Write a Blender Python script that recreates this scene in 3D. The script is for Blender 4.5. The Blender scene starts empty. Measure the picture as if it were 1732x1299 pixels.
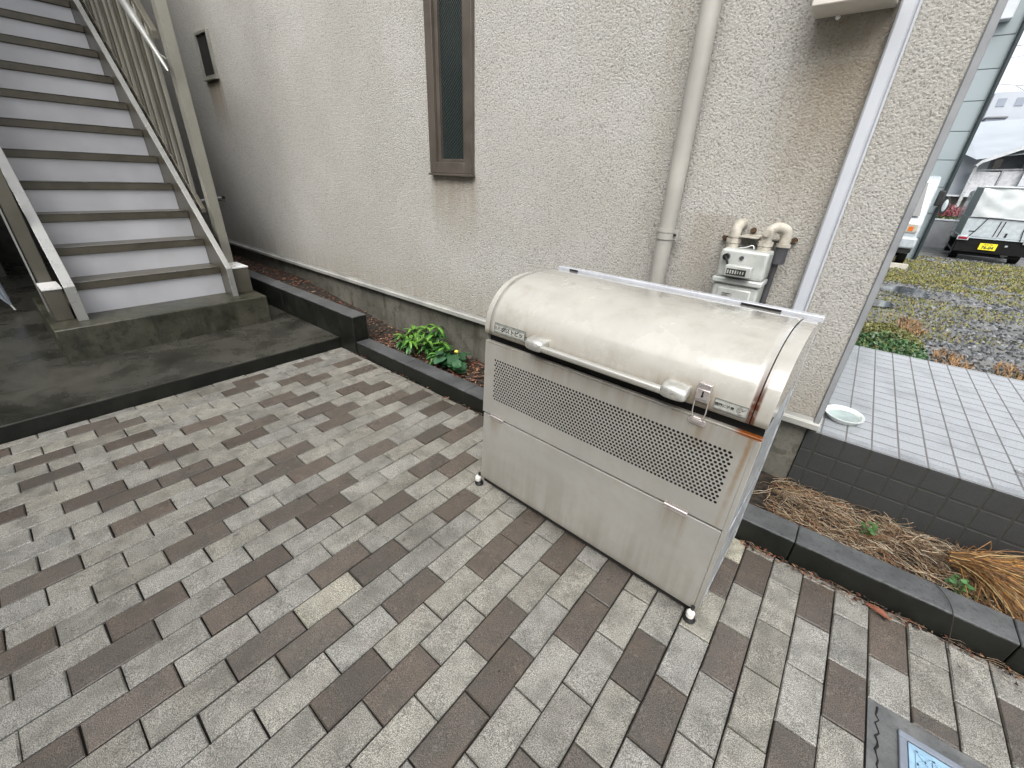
import bpy, bmesh, math, random
from mathutils import Vector, Matrix, noise
random.seed(7)
R = math.radians
sc = bpy.context.scene
C = sc.collection

# ------------------------------------------------------------ camera
cam = bpy.data.cameras.new('camera'); camo = bpy.data.objects.new('camera', cam); C.objects.link(camo)
cam.sensor_width = 36; cam.lens = 694.58 / 1732 * 36; cam.clip_start = .05; cam.clip_end = 600
yaw, pit, rol = R(-38.089), R(26.854), R(-2.590)
fw = Vector((math.sin(yaw)*math.cos(pit), math.cos(yaw)*math.cos(pit), -math.sin(pit)))
rt = Vector((math.cos(yaw), -math.sin(yaw), 0)); dn = fw.cross(rt)
rt2 = rt*math.cos(rol) + dn*math.sin(rol); dn2 = -rt*math.sin(rol) + dn*math.cos(rol)
up2 = -dn2
M = Matrix(((rt2.x, up2.x, -fw.x, 0), (rt2.y, up2.y, -fw.y, 0), (rt2.z, up2.z, -fw.z, 1.32), (0, 0, 0, 1)))
camo.matrix_world = M
sc.camera = camo
sc.render.resolution_x = 1024; sc.render.resolution_y = 768

# ------------------------------------------------------------ world, sun, exposure (overcast day)
w = bpy.data.worlds.new('World'); sc.world = w; w.use_nodes = True
nt = w.node_tree; nt.nodes.clear()
sky = nt.nodes.new('ShaderNodeTexSky'); sky.sky_type = 'NISHITA'; sky.sun_disc = False
SUN_EL, SUN_AZ = 52, 160          # azimuth measured from +Y towards +X
sky.sun_elevation = R(SUN_EL); sky.sun_rotation = R(SUN_AZ); sky.air_density = 1.0; sky.dust_density = 4; sky.ozone_density = 1
hs = nt.nodes.new('ShaderNodeHueSaturation'); hs.inputs['Saturation'].default_value = .22; hs.inputs['Value'].default_value = 1.0
bg = nt.nodes.new('ShaderNodeBackground'); bg.inputs['Strength'].default_value = .15
wo = nt.nodes.new('ShaderNodeOutputWorld')
nt.links.new(sky.outputs[0], hs.inputs['Color']); nt.links.new(hs.outputs[0], bg.inputs[0]); nt.links.new(bg.outputs[0], wo.inputs[0])
sl = bpy.data.lights.new('sun', 'SUN'); sl.energy = .75; sl.angle = R(55); sl.color = (1, .97, .93)
so = bpy.data.objects.new('sun', sl); C.objects.link(so)
d = Vector((math.sin(R(SUN_AZ))*math.cos(R(SUN_EL)), math.cos(R(SUN_AZ))*math.cos(R(SUN_EL)), math.sin(R(SUN_EL))))
so.rotation_euler = d.to_track_quat('Z', 'Y').to_euler()
sc.view_settings.view_transform = 'Standard'; sc.view_settings.look = 'None'
sc.view_settings.exposure = 1.15; sc.view_settings.gamma = 1

# ------------------------------------------------------------ material helpers
class NT:
    def __init__(s, name):
        s.m = bpy.data.materials.new(name); s.m.use_nodes = True; s.t = s.m.node_tree; s.n = s.t.nodes
        s.b = s.n['Principled BSDF']
    def L(s, a, b): s.t.links.new(a, b)
    def tc(s, kind='Object'):
        if kind == 'World':
            g = s.n.new('ShaderNodeNewGeometry'); return g.outputs['Position']
        t = s.n.new('ShaderNodeTexCoord'); return t.outputs[kind]
    def mapv(s, v, sc=(1, 1, 1), loc=(0, 0, 0)):
        m = s.n.new('ShaderNodeMapping'); m.inputs['Scale'].default_value = sc; m.inputs['Location'].default_value = loc
        s.L(v, m.inputs['Vector']); return m.outputs[0]
    def noise(s, v, scale, det=3, rough=.55, dist=0):
        n = s.n.new('ShaderNodeTexNoise'); n.inputs['Scale'].default_value = scale; n.inputs['Detail'].default_value = det
        n.inputs['Roughness'].default_value = rough; n.inputs['Distortion'].default_value = dist
        s.L(v, n.inputs['Vector']); return n.outputs['Fac']
    def vor(s, v, scale, feat='F1', out='Distance'):
        n = s.n.new('ShaderNodeTexVoronoi'); n.feature = feat; n.inputs['Scale'].default_value = scale
        s.L(v, n.inputs['Vector']); return n.outputs[out]
    def ramp(s, f, lo, hi, a=0., b=1., smooth=True):
        m = s.n.new('ShaderNodeMapRange'); m.interpolation_type = 'SMOOTHSTEP' if smooth else 'LINEAR'
        for k, v in zip(('From Min', 'From Max', 'To Min', 'To Max'), (lo, hi, a, b)): m.inputs[k].default_value = v
        s.L(f, m.inputs['Value']); return m.outputs[0]
    def math(s, op, a, b=None):
        m = s.n.new('ShaderNodeMath'); m.operation = op
        for i, x in enumerate((a, b)):
            if x is None: continue
            if isinstance(x, (int, float)): m.inputs[i].default_value = x
            else: s.L(x, m.inputs[i])
        return m.outputs[0]
    def mix(s, f, a, b, bt='MIX'):
        m = s.n.new('ShaderNodeMix'); m.data_type = 'RGBA'; m.blend_type = bt
        for i, x in ((0, f), (6, a), (7, b)):
            if isinstance(x, (int, float)): m.inputs[i].default_value = x if i == 0 else (x, x, x, 1)
            elif isinstance(x, tuple): m.inputs[i].default_value = (*x, 1) if len(x) == 3 else x
            else: s.L(x, m.inputs[i])
        return m.outputs[2]
    def sep(s, v):
        x = s.n.new('ShaderNodeSeparateXYZ'); s.L(v, x.inputs[0]); return x.outputs
    def attr(s, name):
        a = s.n.new('ShaderNodeAttribute'); a.attribute_name = name; return a.outputs['Color']
    def bump(s, h, strength=.5, dist=.002):
        b = s.n.new('ShaderNodeBump'); b.inputs['Strength'].default_value = strength; b.inputs['Distance'].default_value = dist
        s.L(h, b.inputs['Height']); s.L(b.outputs[0], s.b.inputs['Normal'])
    def col(s, c):
        if isinstance(c, tuple): s.b.inputs['Base Color'].default_value = (*c, 1)
        else: s.L(c, s.b.inputs['Base Color'])
    def rough(s, r):
        if isinstance(r, (int, float)): s.b.inputs['Roughness'].default_value = r
        else: s.L(r, s.b.inputs['Roughness'])
    def band(s, x, c, hw, soft):   # 1 inside |x-c|<hw
        d_ = s.math('ABSOLUTE', s.math('SUBTRACT', x, c)); return s.ramp(d_, hw, hw+soft, 1, 0)

def simple(name, c, rough=.5, metal=0, var=.12, scale=9, bump=0, bscale=60, coat=0, dirt=None, world=True, spec=None):
    t = NT(name); v = t.tc('World' if world else 'Object')
    f = t.noise(v, scale, 4)
    dark = tuple(x*(1-var*1.6) for x in c); lite = tuple(min(1, x*(1+var)) for x in c)
    k = t.mix(t.ramp(f, .3, .7), dark, lite)
    if dirt:
        g = t.noise(v, scale*2.7, 5, .7)
        k = t.mix(t.ramp(g, .52, .75, 0, .8), k, dirt)
    t.col(k); t.rough(t.ramp(f, .2, .8, max(.03, rough-.08), rough+.1))
    t.b.inputs['Metallic'].default_value = metal
    t.b.inputs['Coat Weight'].default_value = coat; t.b.inputs['Coat Roughness'].default_value = .08
    if spec is not None: t.b.inputs['Specular IOR Level'].default_value = spec
    if bump: t.bump(t.noise(v, bscale, 5), bump, .003)
    return t.m

# ------------------------------------------------------------ mesh helpers
class MB:
    def __init__(s): s.v = []; s.f = []; s.c = []; s.mi = []; s.cur = None; s.m = 0
    def add(s, vs, fs, c=None):
        o = len(s.v); s.v += [tuple(p) for p in vs]
        for f in fs: s.f.append([i+o for i in f]); s.c.append(c); s.mi.append(s.m)
        return s
    def box(s, x0, x1, y0, y1, z0, z1, c=None, mat=None):
        vs = [Vector((x, y, z)) for z in (z0, z1) for y in (y0, y1) for x in (x0, x1)]
        if mat is not None: vs = [mat @ v for v in vs]
        return s.add(vs, [(0, 2, 3, 1), (4, 5, 7, 6), (0, 1, 5, 4), (2, 6, 7, 3), (0, 4, 6, 2), (1, 3, 7, 5)], c)
    def cyl(s, a, b, r, r2=None, n=16, c=None, cap=True):
        a = Vector(a); b = Vector(b); r2 = r if r2 is None else r2
        q = (b-a).to_track_quat('Z', 'Y')
        ring = lambda p, rr: [p + q @ Vector((math.cos(2*math.pi*i/n)*rr, math.sin(2*math.pi*i/n)*rr, 0)) for i in range(n)]
        vs = ring(a, r) + ring(b, r2)
        fs = [(i, (i+1) % n, n+(i+1) % n, n+i) for i in range(n)]
        if cap: fs += [tuple(reversed(range(n))), tuple(range(n, 2*n))]
        return s.add(vs, fs, c)
    def tube(s, pts, r, n=10, c=None, cap=True):
        pts = [Vector(p) for p in pts]; rs = r if isinstance(r, (list, tuple)) else [r]*len(pts)
        vs = []; prev = None
        for i, p in enumerate(pts):
            t = (pts[min(i+1, len(pts)-1)] - pts[max(i-1, 0)]).normalized()
            if prev is None:
                u = t.orthogonal().normalized()
            else:
                u = (prev - t*prev.dot(t)).normalized()
            prev = u; w_ = t.cross(u)
            vs += [p + (u*math.cos(2*math.pi*k/n) + w_*math.sin(2*math.pi*k/n))*rs[i] for k in range(n)]
        fs = []
        for i in range(len(pts)-1):
            for k in range(n): fs.append((i*n+k, i*n+(k+1) % n, (i+1)*n+(k+1) % n, (i+1)*n+k))
        if cap: fs += [tuple(reversed(range(n))), tuple(range((len(pts)-1)*n, len(pts)*n))]
        return s.add(vs, fs, c)
    def prism(s, poly, axis, a, b, c=None):   # poly in the two other axes, extruded along axis from a to b
        def mk(p, t):
            if axis == 'x': return (t, p[0], p[1])
            if axis == 'y': return (p[0], t, p[1])
            return (p[0], p[1], t)
        n = len(poly); vs = [mk(p, a) for p in poly] + [mk(p, b) for p in poly]
        fs = [(i, (i+1) % n, n+(i+1) % n, n+i) for i in range(n)] + [tuple(reversed(range(n))), tuple(range(n, 2*n))]
        return s.add(vs, fs, c)
    def lathe(s, prof, o=(0, 0, 0), n=32, c=None, sx=1, sy=1):
        vs = []; o = Vector(o)
        for (r, z) in prof: vs += [o + Vector((math.cos(2*math.pi*k/n)*r*sx, math.sin(2*math.pi*k/n)*r*sy, z)) for k in range(n)]
        fs = [(i*n+k, i*n+(k+1) % n, (i+1)*n+(k+1) % n, (i+1)*n+k) for i in range(len(prof)-1) for k in range(n)]
        fs += [tuple(reversed(range(n))), tuple(range((len(prof)-1)*n, len(prof)*n))]
        return s.add(vs, fs, c)
    def blob(s, o, rx, ry, rz, n=10, m=7, jit=0):
        o = Vector(o); vs = [o+Vector((0, 0, -rz))]
        for i in range(1, m):
            a = math.pi*i/m
            for k in range(n):
                q = 1+random.uniform(-jit, jit)
                vs.append(o+Vector((math.sin(a)*math.cos(2*math.pi*k/n)*rx*q, math.sin(a)*math.sin(2*math.pi*k/n)*ry*q, -math.cos(a)*rz*q)))
        vs.append(o+Vector((0, 0, rz)))
        fs = [(0, 1+(k+1) % n, 1+k) for k in range(n)]
        for i in range(m-2):
            for k in range(n): fs.append((1+i*n+k, 1+i*n+(k+1) % n, 1+(i+1)*n+(k+1) % n, 1+(i+1)*n+k))
        t = len(vs)-1; b = 1+(m-2)*n
        fs += [(b+k, b+(k+1) % n, t) for k in range(n)]
        return s.add(vs, fs)
    def build(s, name, mat, parent=None, bevel=0, smooth=False, seg=2, angle=35, fixn=True):
        me = bpy.data.meshes.new(name); me.from_pydata(s.v, [], s.f); me.validate(clean_customdata=False)
        if fixn:
            bm = bmesh.new(); bm.from_mesh(me); bmesh.ops.recalc_face_normals(bm, faces=bm.faces); bm.to_mesh(me); bm.free()
        for m_ in (mat if isinstance(mat, (list, tuple)) else [mat]): me.materials.append(m_)
        if any(s.mi) and len(s.mi) == len(me.polygons): me.polygons.foreach_set('material_index', s.mi)
        if any(c is not None for c in s.c) and len(s.c) == len(me.polygons):
            ca = me.color_attributes.new('col', 'FLOAT_COLOR', 'CORNER'); data = []
            for p, c in zip(me.polygons, s.c): data += list((*(c or (1, 1, 1)), 1))*p.loop_total
            ca.data.foreach_set('color', data)
        o = bpy.data.objects.new(name, me); C.objects.link(o)
        if parent is not None: o.parent = parent
        if bevel:
            b = o.modifiers.new('bevel', 'BEVEL'); b.width = bevel; b.segments = seg; b.limit_method = 'ANGLE'; b.angle_limit = R(30)
        if smooth or bevel:
            me.polygons.foreach_set('use_smooth', [True]*len(me.polygons))
            try: me.set_sharp_from_angle(angle=R(angle))
            except Exception: pass
        return o

def tag(o, label=None, cat=None, group=None, kind=None):
    if label: o['label'] = label
    if cat: o['category'] = cat
    if group: o['group'] = group
    if kind: o['kind'] = kind
    return o
def thing(name, label, cat, loc=(0, 0, 0), rz=0, group=None):
    o = bpy.data.objects.new(name, None); o.empty_display_size = .1; C.objects.link(o)
    o.location = loc; o.rotation_euler = (0, 0, rz); return tag(o, label, cat, group)
def text(body, size, mat, parent, loc, rot, name='lettering', extrude=.0002, align='CENTER', bold=0):
    c = bpy.data.curves.new(name, 'FONT'); c.body = body; c.size = size; c.align_x = align; c.align_y = 'CENTER'
    c.extrude = extrude; c.offset = bold; c.resolution_u = 3
    t = bpy.data.objects.new('tmp', c); C.objects.link(t); bpy.context.view_layer.update()
    me = bpy.data.meshes.new_from_object(t.evaluated_get(bpy.context.evaluated_depsgraph_get()))
    bpy.data.objects.remove(t); me.name = name; me.materials.clear(); me.materials.append(mat)
    o = bpy.data.objects.new(name, me); C.objects.link(o); o.parent = parent; o.location = loc; o.rotation_euler = rot
    return o
def copy_tree(o, parent=None):
    c = o.copy(); C.objects.link(c)
    if parent is not None: c.parent = parent
    for ch in list(o.children): copy_tree(ch, c)
    return c
def catmull(p, n=6):
    out = []
    for i in range(len(p)-1):
        a = p[max(i-1, 0)]; b = p[i]; c = p[i+1]; d_ = p[min(i+2, len(p)-1)]
        for k in range(n):
            t = k/n
            out.append(tuple(.5*(2*b[j]+(c[j]-a[j])*t+(2*a[j]-5*b[j]+4*c[j]-d_[j])*t*t+(3*b[j]-a[j]-3*c[j]+d_[j])*t**3) for j in range(len(b))))
    return out+[tuple(p[-1])]

# ------------------------------------------------------------ materials
def mat_brick():
    t = NT('paver_concrete'); v = t.tc('World'); base = t.attr('col')
    sp = t.noise(v, 420, 2, .6); sp2 = t.noise(v, 170, 3, .7); big = t.noise(v, 14, 4, .6); bl = t.noise(v, 2.3, 3)
    k = t.mix(t.ramp(sp, .36, .66), t.mix(.55, base, (0, 0, 0)), t.mix(1.0, base, (2.1, 2.1, 2.08), 'MULTIPLY'))
    k = t.mix(t.ramp(sp2, .30, .50, .5, 0), k, (.018, .017, .014))
    k = t.mix(t.ramp(big, .40, .68, 0, .40), k, (.052, .052, .043))
    k = t.mix(t.ramp(bl, .52, .75, 0, .40), k, (.040, .036, .028)); k = t.mix(t.ramp(t.noise(v, 6.5, 5, .7, .4), .56, .70, 0, .30), k, (.045, .040, .030))
    wm = t.noise(v, 11, 3, .5); lum = t.sep(base)[2]
    k = t.mix(t.math('MULTIPLY', t.ramp(wm, .52, .68), t.ramp(lum, .05, .12, .38, .12)), k, (.125, .095, .070))
    pt_ = t.noise(v, 33, 4, .7); k = t.mix(t.ramp(pt_, .58, .72, 0, .35), k, (.26, .25, .21))
    t.col(k); t.rough(t.ramp(t.noise(v, 5, 4), .3, .7, .24, .54)); t.b.inputs['Specular IOR Level'].default_value = .65
    t.bump(t.math('ADD', sp, t.math('MULTIPLY', sp2, 1.4)), .55, .0022); return t.m
def mat_stucco():
    t = NT('stucco'); v = t.tc('World')
    n1 = t.noise(v, 150, 5, .68, 0); n2 = t.vor(t.mapv(v, (1, 1, 1)), 125); big = t.noise(v, 1.3, 4, .6); mid = t.noise(v, 9, 4, .65)
    k = t.mix(t.ramp(big, .35, .7), (.435, .423, .388), (.500, .490, .460))
    k = t.mix(t.ramp(mid, .5, .8, 0, .25), k, (.47, .43, .35))
    k = t.mix(t.ramp(n1, .34, .50, .85, 0), k, (.17, .155, .13))      # darker tone in the pits of the render
    x, y, z = t.sep(v)
    # rain streaks under window and box, brown dirt at meter, grime near ground
    st = t.noise(t.mapv(v, (26, 26, 1.6)), 1, 4, .6)
    def stain(xc, hw, sx, ztop, zbot, amt):
        a = t.band(x, xc, hw, sx); b = t.math('MULTIPLY', t.ramp(z, zbot, ztop-.03, 0, 1), t.ramp(z, ztop-.005, ztop+.02, 1, 0))
        return t.math('MULTIPLY', t.math('MULTIPLY', a, b), t.ramp(st, .25, .65, amt*.45, amt))
    for args in ((-.25, .07, .10, 1.86, 1.15, .7), (-.24, .03, .20, 1.7, .2, .42), (-2.16, .17, .07, 1.32, .75, .6), (-5.68, .16, .05, 2.08, 1.5, .85), (-.83, .02, .07, 2.6, .4, .3), (-.55, .05, .1, 1.2, .4, .4)):
        k = t.mix(stain(*args), k, (.25, .205, .14))
    low = t.math('MULTIPLY', t.ramp(z, .43, .75, 1, 0), t.ramp(st, .3, .7, .1, .6)); k = t.mix(low, k, (.34, .30, .235))
    t.col(k); t.rough(.88)
    k = k; h = t.math('ADD', t.math('MULTIPLY', n1, 1.3), t.math('MULTIPLY', n2, -.55)); t.bump(h, .85, .0062); return t.m
def mat_bin(name, base, rough, coat, lid):
    t = NT(name); v = t.tc('Object'); x, y, z = t.sep(v)
    f = t.noise(v, 3.2, 5, .6); g = t.noise(v, 38, 4, .7); stv = t.noise(t.mapv(v, (30, 6, 2.2)), 1, 4, .65)
    k = t.mix(t.ramp(f, .35, .68), tuple(c*.86 for c in base), base)
    k = t.mix(t.ramp(t.noise(v, 15, 5, .7), .42, .85, 0, .34), k, (.22, .19, .13))
    brown = (.19, .15, .10)
    if lid:
        fr = t.ramp(z, .75, .86, 1, 0)
        k = t.mix(t.math('MULTIPLY', fr, t.ramp(t.math('MULTIPLY', t.math('ADD', stv, f), .5), .35, .65, .05, .40)), k, brown)
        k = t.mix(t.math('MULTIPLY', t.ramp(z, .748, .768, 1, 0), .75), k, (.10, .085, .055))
        for xc, hw in ((.235, .03), (.765, .05), (.846, .03)):
            k = t.mix(t.math('MULTIPLY', t.math('MULTIPLY', t.band(x, xc, hw, .025), t.ramp(z, .83, .76, 0, 1)), t.ramp(stv, .3, .6, .3, .85)), k, brown)
        rust = t.math('MULTIPLY', t.band(x, .972, .0075, .006), t.ramp(z, .80, .93, 1, 0))
        k = t.mix(t.math('MULTIPLY', rust, t.ramp(g, .25, .55, .6, 1)), k, (.075, .022, .008))
    else:
        k = t.mix(t.math('MULTIPLY', t.ramp(z, .60, .72, 0, 1), t.ramp(stv, .35, .7, .1, .55)), k, brown)
        k = t.mix(t.math('MULTIPLY', t.ramp(z, .02, .34, 1, 0), t.ramp(stv, .3, .7, .1, .6)), k, (.20, .18, .14))
        k = t.mix(t.math('MULTIPLY', t.ramp(z, .02, .07, 1, 0), .5), k, (.10, .09, .065))
        scr = t.noise(t.mapv(v, (3, 3, 60), (0, 0, 2)), 2, 3, .7); k = t.mix(t.ramp(scr, .68, .76, 0, .35), k, (.22, .20, .17))
        for xc, hw, zt, zb in ((.07, .012, .385, .26), (.86, .03, .39, .20), (.846, .02, .70, .58)):
            k = t.mix(t.math('MULTIPLY', t.math('MULTIPLY', t.band(x, xc, hw, .03), t.math('MULTIPLY', t.ramp(z, zb, zt, 0, 1), t.ramp(z, zt, zt+.01, 1, 0))), t.ramp(stv, .35, .65, .1, .75)), k, brown)
        rx = t.math('SUBTRACT', x, t.math('MULTIPLY', t.math('SUBTRACT', z, .55), .03))
        rust = t.math('MULTIPLY', t.band(rx, .985, .001, .010), t.math('MULTIPLY', t.ramp(z, .40, .72, .35, 1), t.ramp(z, .375, .39, 0, 1)))
        k = t.mix(t.math('MULTIPLY', rust, t.ramp(g, .3, .6, .35, .8)), k, (.20, .115, .04))
        rust2 = t.math('MULTIPLY', t.band(x, .985, .02, .03), t.ramp(z, .700, .708, 0, 1))
        k = t.mix(rust2, k, (.20, .055, .008))
    t.col(k); t.rough(t.ramp(f, .3, .8, rough, rough+.16)); t.b.inputs['Coat Weight'].default_value = coat; t.b.inputs['Coat Roughness'].default_value = .035
    t.bump(t.noise(v, 5, 2), .10, .005); return t.m
def mat_conc(name, a, b, rlo, rhi, bumps=.35, scale=3, streak=False, dark=(.012, .012, .008)):
    t = NT(name); v = t.tc('World')
    f = t.noise(v, scale, 6, .65, .3); g = t.noise(v, 60, 4, .7)
    k = t.mix(t.ramp(f, .32, .68), a, b); k = t.mix(t.ramp(g, .3, .5, .35, 0), k, tuple(c*.4 for c in a))
    if streak:
        s_ = t.noise(t.mapv(v, (9, 9, 1.2)), 1, 5, .7); k = t.mix(t.ramp(s_, .48, .74, 0, .8), k, dark); k = t.mix(t.ramp(t.noise(v, 13, 5, .75), .5, .62, 0, .55), k, dark)
    t.col(k); t.rough(t.ramp(f, .3, .7, rlo, rhi)); t.bump(g, bumps, .003); return t.m
def mat_tile(name, col, grout, px, py, ox, oy, ax, gw, rough, dirt=.3):
    t = NT(name); v = t.tc('World'); X, Y, Z = t.sep(v); U, V = (X, Y) if ax == 'xy' else (X, Z)
    def line(c, o, p, g):
        m = t.math('FLOORED_MODULO', t.math('SUBTRACT', c, o), p); a = t.math('MINIMUM', m, t.math('SUBTRACT', p, m)); return t.ramp(a, g*.45, g*.65, 1, 0)
    ln = t.math('MAXIMUM', line(U, ox, px, gw), line(V, oy, py, gw*1.15))
    n = t.noise(v, 190, 3, .7); b = t.noise(v, 6, 4)
    k = t.mix(t.ramp(n, .3, .7, .0, .6), col, tuple(c*.55 for c in col)); k = t.mix(t.ramp(b, .45, .75, 0, dirt), k, tuple(c*.4 for c in col))
    t.col(t.mix(ln, k, grout)); t.rough(t.mix(ln, t.ramp(b, .3, .7, rough, rough+.12), .8))
    t.bump(t.math('ADD', t.math('MULTIPLY', ln, -1.0), t.math('MULTIPLY', n, .25)), .7, .002); return t.m

m_brick = mat_brick(); m_stucco = mat_stucco()
m_joint = simple('joint_sand', (.014, .012, .010), .9, var=.4, scale=40, bump=.6, bscale=300)
m_lid = mat_bin('bin_lid_paint', (.45, .437, .395), .18, 1.0, True)
m_body = mat_bin('bin_body_paint', (.335, .328, .300), .34, .10, False)
m_galv = simple('galvanised_steel', (.44, .46, .47), .42, .35, var=.2, scale=22)
m_alu = simple('cast_aluminium', (.62, .62, .58), .38, .65, var=.12, scale=30, dirt=(.3, .27, .2))
m_bar = simple('handle_bar_steel', (.56, .55, .50), .25, .6, var=.05, scale=4)
m_white = simple('white_strip_paint', (.48, .50, .54), .28, var=.08, coat=.4)
m_latch = simple('latch_steel', (.62, .57, .55), .3, .7, var=.08, scale=20)
m_black = simple('black_rubber', (.012, .012, .013), .5, var=.3)
m_dark = simple('dark_gap', (.010, .009, .008), .9, var=.2)
m_plate = simple('nameplate_grey', (.24, .25, .225), .42, .1, var=.12, scale=90)
m_plate_l = simple('nameplate_worn_light', (.38, .385, .35), .45, .05, var=.12, scale=90)
m_ink = simple('nameplate_ink', (.035, .036, .032), .5, var=.2)
m_kerb = mat_conc('wet_kerb_concrete', (.013, .013, .011), (.034, .034, .030), .26, .42, .4, 5)
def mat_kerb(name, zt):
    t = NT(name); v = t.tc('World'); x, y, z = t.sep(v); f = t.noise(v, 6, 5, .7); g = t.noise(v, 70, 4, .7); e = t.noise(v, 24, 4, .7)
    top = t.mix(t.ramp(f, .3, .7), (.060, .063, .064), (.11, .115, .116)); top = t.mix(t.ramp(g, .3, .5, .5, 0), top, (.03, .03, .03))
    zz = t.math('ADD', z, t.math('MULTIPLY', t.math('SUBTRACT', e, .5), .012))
    k = t.mix(t.ramp(zz, zt-.010, zt-.003), t.mix(t.ramp(f, .4, .7), (.009, .010, .008), (.018, .019, .015)), top)  # colour split by height: paler top, near-black face below
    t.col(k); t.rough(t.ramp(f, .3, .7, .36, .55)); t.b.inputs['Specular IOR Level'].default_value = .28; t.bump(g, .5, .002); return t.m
m_kerb = mat_kerb('kerb_wet_dark_face', .105); m_kerb_high = mat_kerb('raised_kerb_wet_dark_face', .305)
m_plat = mat_conc('wet_platform_concrete', (.024, .024, .019), (.075, .073, .060), .16, .42, .3, 2.6)
m_plinth = mat_conc('stained_plinth_concrete', (.030, .031, .020), (.075, .072, .050), .28, .5, .4, 4, True)
m_found = mat_conc('foundation_concrete', (.095, .092, .075), (.165, .158, .132), .6, .8, .35, 2.2, True, (.045, .043, .03))
m_flash = simple('flashing_grey', (.40, .40, .37), .35, .2, var=.12, scale=5)
m_trimw = simple('pvc_duct_cover', (.50, .525, .56), .38, var=.05, scale=3)
m_corner = simple('corner_bead_grey', (.27, .28, .29), .5, var=.08)
m_pipe = simple('pvc_downpipe_beige', (.385, .375, .34), .42, var=.08, scale=4)
m_frame = simple('window_frame_bronze', (.125, .108, .090), .38, .35, var=.1, scale=8)
m_nose = simple('worn_wet_nosing', (.13, .12, .10), .22, .25, var=.2, scale=5, dirt=(.42, .42, .41))
m_olive = simple('stair_paint_bronze', (.120, .110, .086), .36, .3, var=.10, scale=4)
m_tread = simple('tread_bronze', (.098, .088, .066), .34, .25, var=.14, scale=6, dirt=(.06, .055, .04))
m_riser = simple('riser_grey_lavender', (.56, .565, .59), .40, .1, var=.07, scale=2.5)
m_silver = simple('stringer_silver', (.42, .42, .40), .30, .5, var=.05, scale=3)
m_post = simple('post_champagne', (.31, .30, .255), .38, .4, var=.08, scale=4)
m_cap = simple('cap_bright', (.85, .85, .83), .3, .1, var=.05)
m_soil = simple('dark_soil', (.030, .022, .015), .9, var=.6, scale=40, bump=.9, bscale=120)
m_meter = simple('meter_casting_white', (.50, .52, .495), .38, .15, var=.1, scale=14, dirt=(.40, .40, .34))
m_meterp = simple('meter_pipe_cream', (.43, .405, .345), .4, var=.15, scale=20, dirt=(.28, .18, .09))
m_gasbk = simple('black_wrap', (.05, .05, .055), .5, var=.2)
m_lens = simple('counter_dark', (.03, .032, .03), .15, var=.2)
m_porch = mat_tile('porch_tile_wet', (.345, .365, .38), (.13, .125, .122), .0905, .0915, .126, 2.179, 'xy', .0056, .07, .4)
m_pface = mat_tile('porch_face_tile', (.050, .052, .052), (.034, .033, .028), .0905, .096, .126, .352, 'xz', .008, .42, .3)
m_gravel_base = mat_conc('lot_ground', (.10, .10, .095), (.19, .19, .18), .35, .8, .8, 1.6)
m_asph = mat_conc('wet_road_asphalt', (.07, .075, .08), (.12, .125, .13), .2, .4, .4, 1.0)
def mat_attr(name, rough=.7, var=.25, scale=60, trans=0, spec=.4, metal=0):
    t = NT(name); v = t.tc('World'); n = t.noise(v, scale, 3)
    t.col(t.mix(t.ramp(n, .3, .7, 0, var*1.6), t.attr('col'), (.02, .02, .015))); t.rough(rough)
    t.b.inputs['Specular IOR Level'].default_value = spec; t.b.inputs['Metallic'].default_value = metal
    if trans: t.b.inputs['Transmission Weight'].default_value = 0; t.b.inputs['Subsurface Weight'].default_value = 0
    return t.m
m_leaf = mat_attr('leaf_green', .38, .2, 90, 1, .5)
m_stone = mat_attr('gravel_stone', .5, .3, 120)
m_straw = mat_attr('dry_straw', .6, .25, 70)
m_carw = simple('vehicle_white_paint', (.40, .445, .47), .25, var=.06, coat=.5)
m_tarp = simple('white_tarpaulin', (.44, .47, .475), .4, var=.12, scale=2.2, bump=1.0, bscale=3)
m_greyg = simple('shaded_side_grey_green', (.23, .27, .26), .5, var=.1)  # shade on the truck's sides put into a darker colour
m_tyre = simple('tyre_rubber', (.010, .010, .010), .8, var=.2, spec=.15)
m_red = simple('taillight_red', (.25, .01, .025), .2, var=.1, coat=.5)
m_yel = simple('plate_yellow', (.80, .66, .02), .45, var=.03)
m_orange = simple('indicator_orange', (.65, .16, .02), .2, var=.1)
m_glassd = simple('dark_vehicle_glass', (.03, .035, .04), .06, var=.1)
m_panel = simple('siding_grey_green', (.245, .29, .305), .45, var=.05, scale=.6)
m_housew = simple('house_white_siding', (.50, .53, .56), .6, var=.08, scale=1)
m_houser = simple('house_roof_pale', (.34, .375, .41), .4, var=.06, scale=1)
m_houseg = simple('house_recess_grey', (.16, .17, .185), .6, var=.1)
m_far = simple('far_building_haze', (.40, .43, .47), .8, var=.06, scale=.3)  # drizzle haze put into the pale colour
m_farb = simple('far_building_blue', (.25, .28, .33), .8, var=.06, scale=.3)
m_block = simple('block_wall_grey', (.22, .23, .24), .7, var=.12, scale=3)
m_opp = simple('opposite_wall_render', (.42, .41, .39), .8, var=.1, scale=1.2)
m_wing = simple('wing_shade_dark', (.035, .034, .03), .6, var=.3)  # shade of the recess put into a near-black colour

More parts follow.
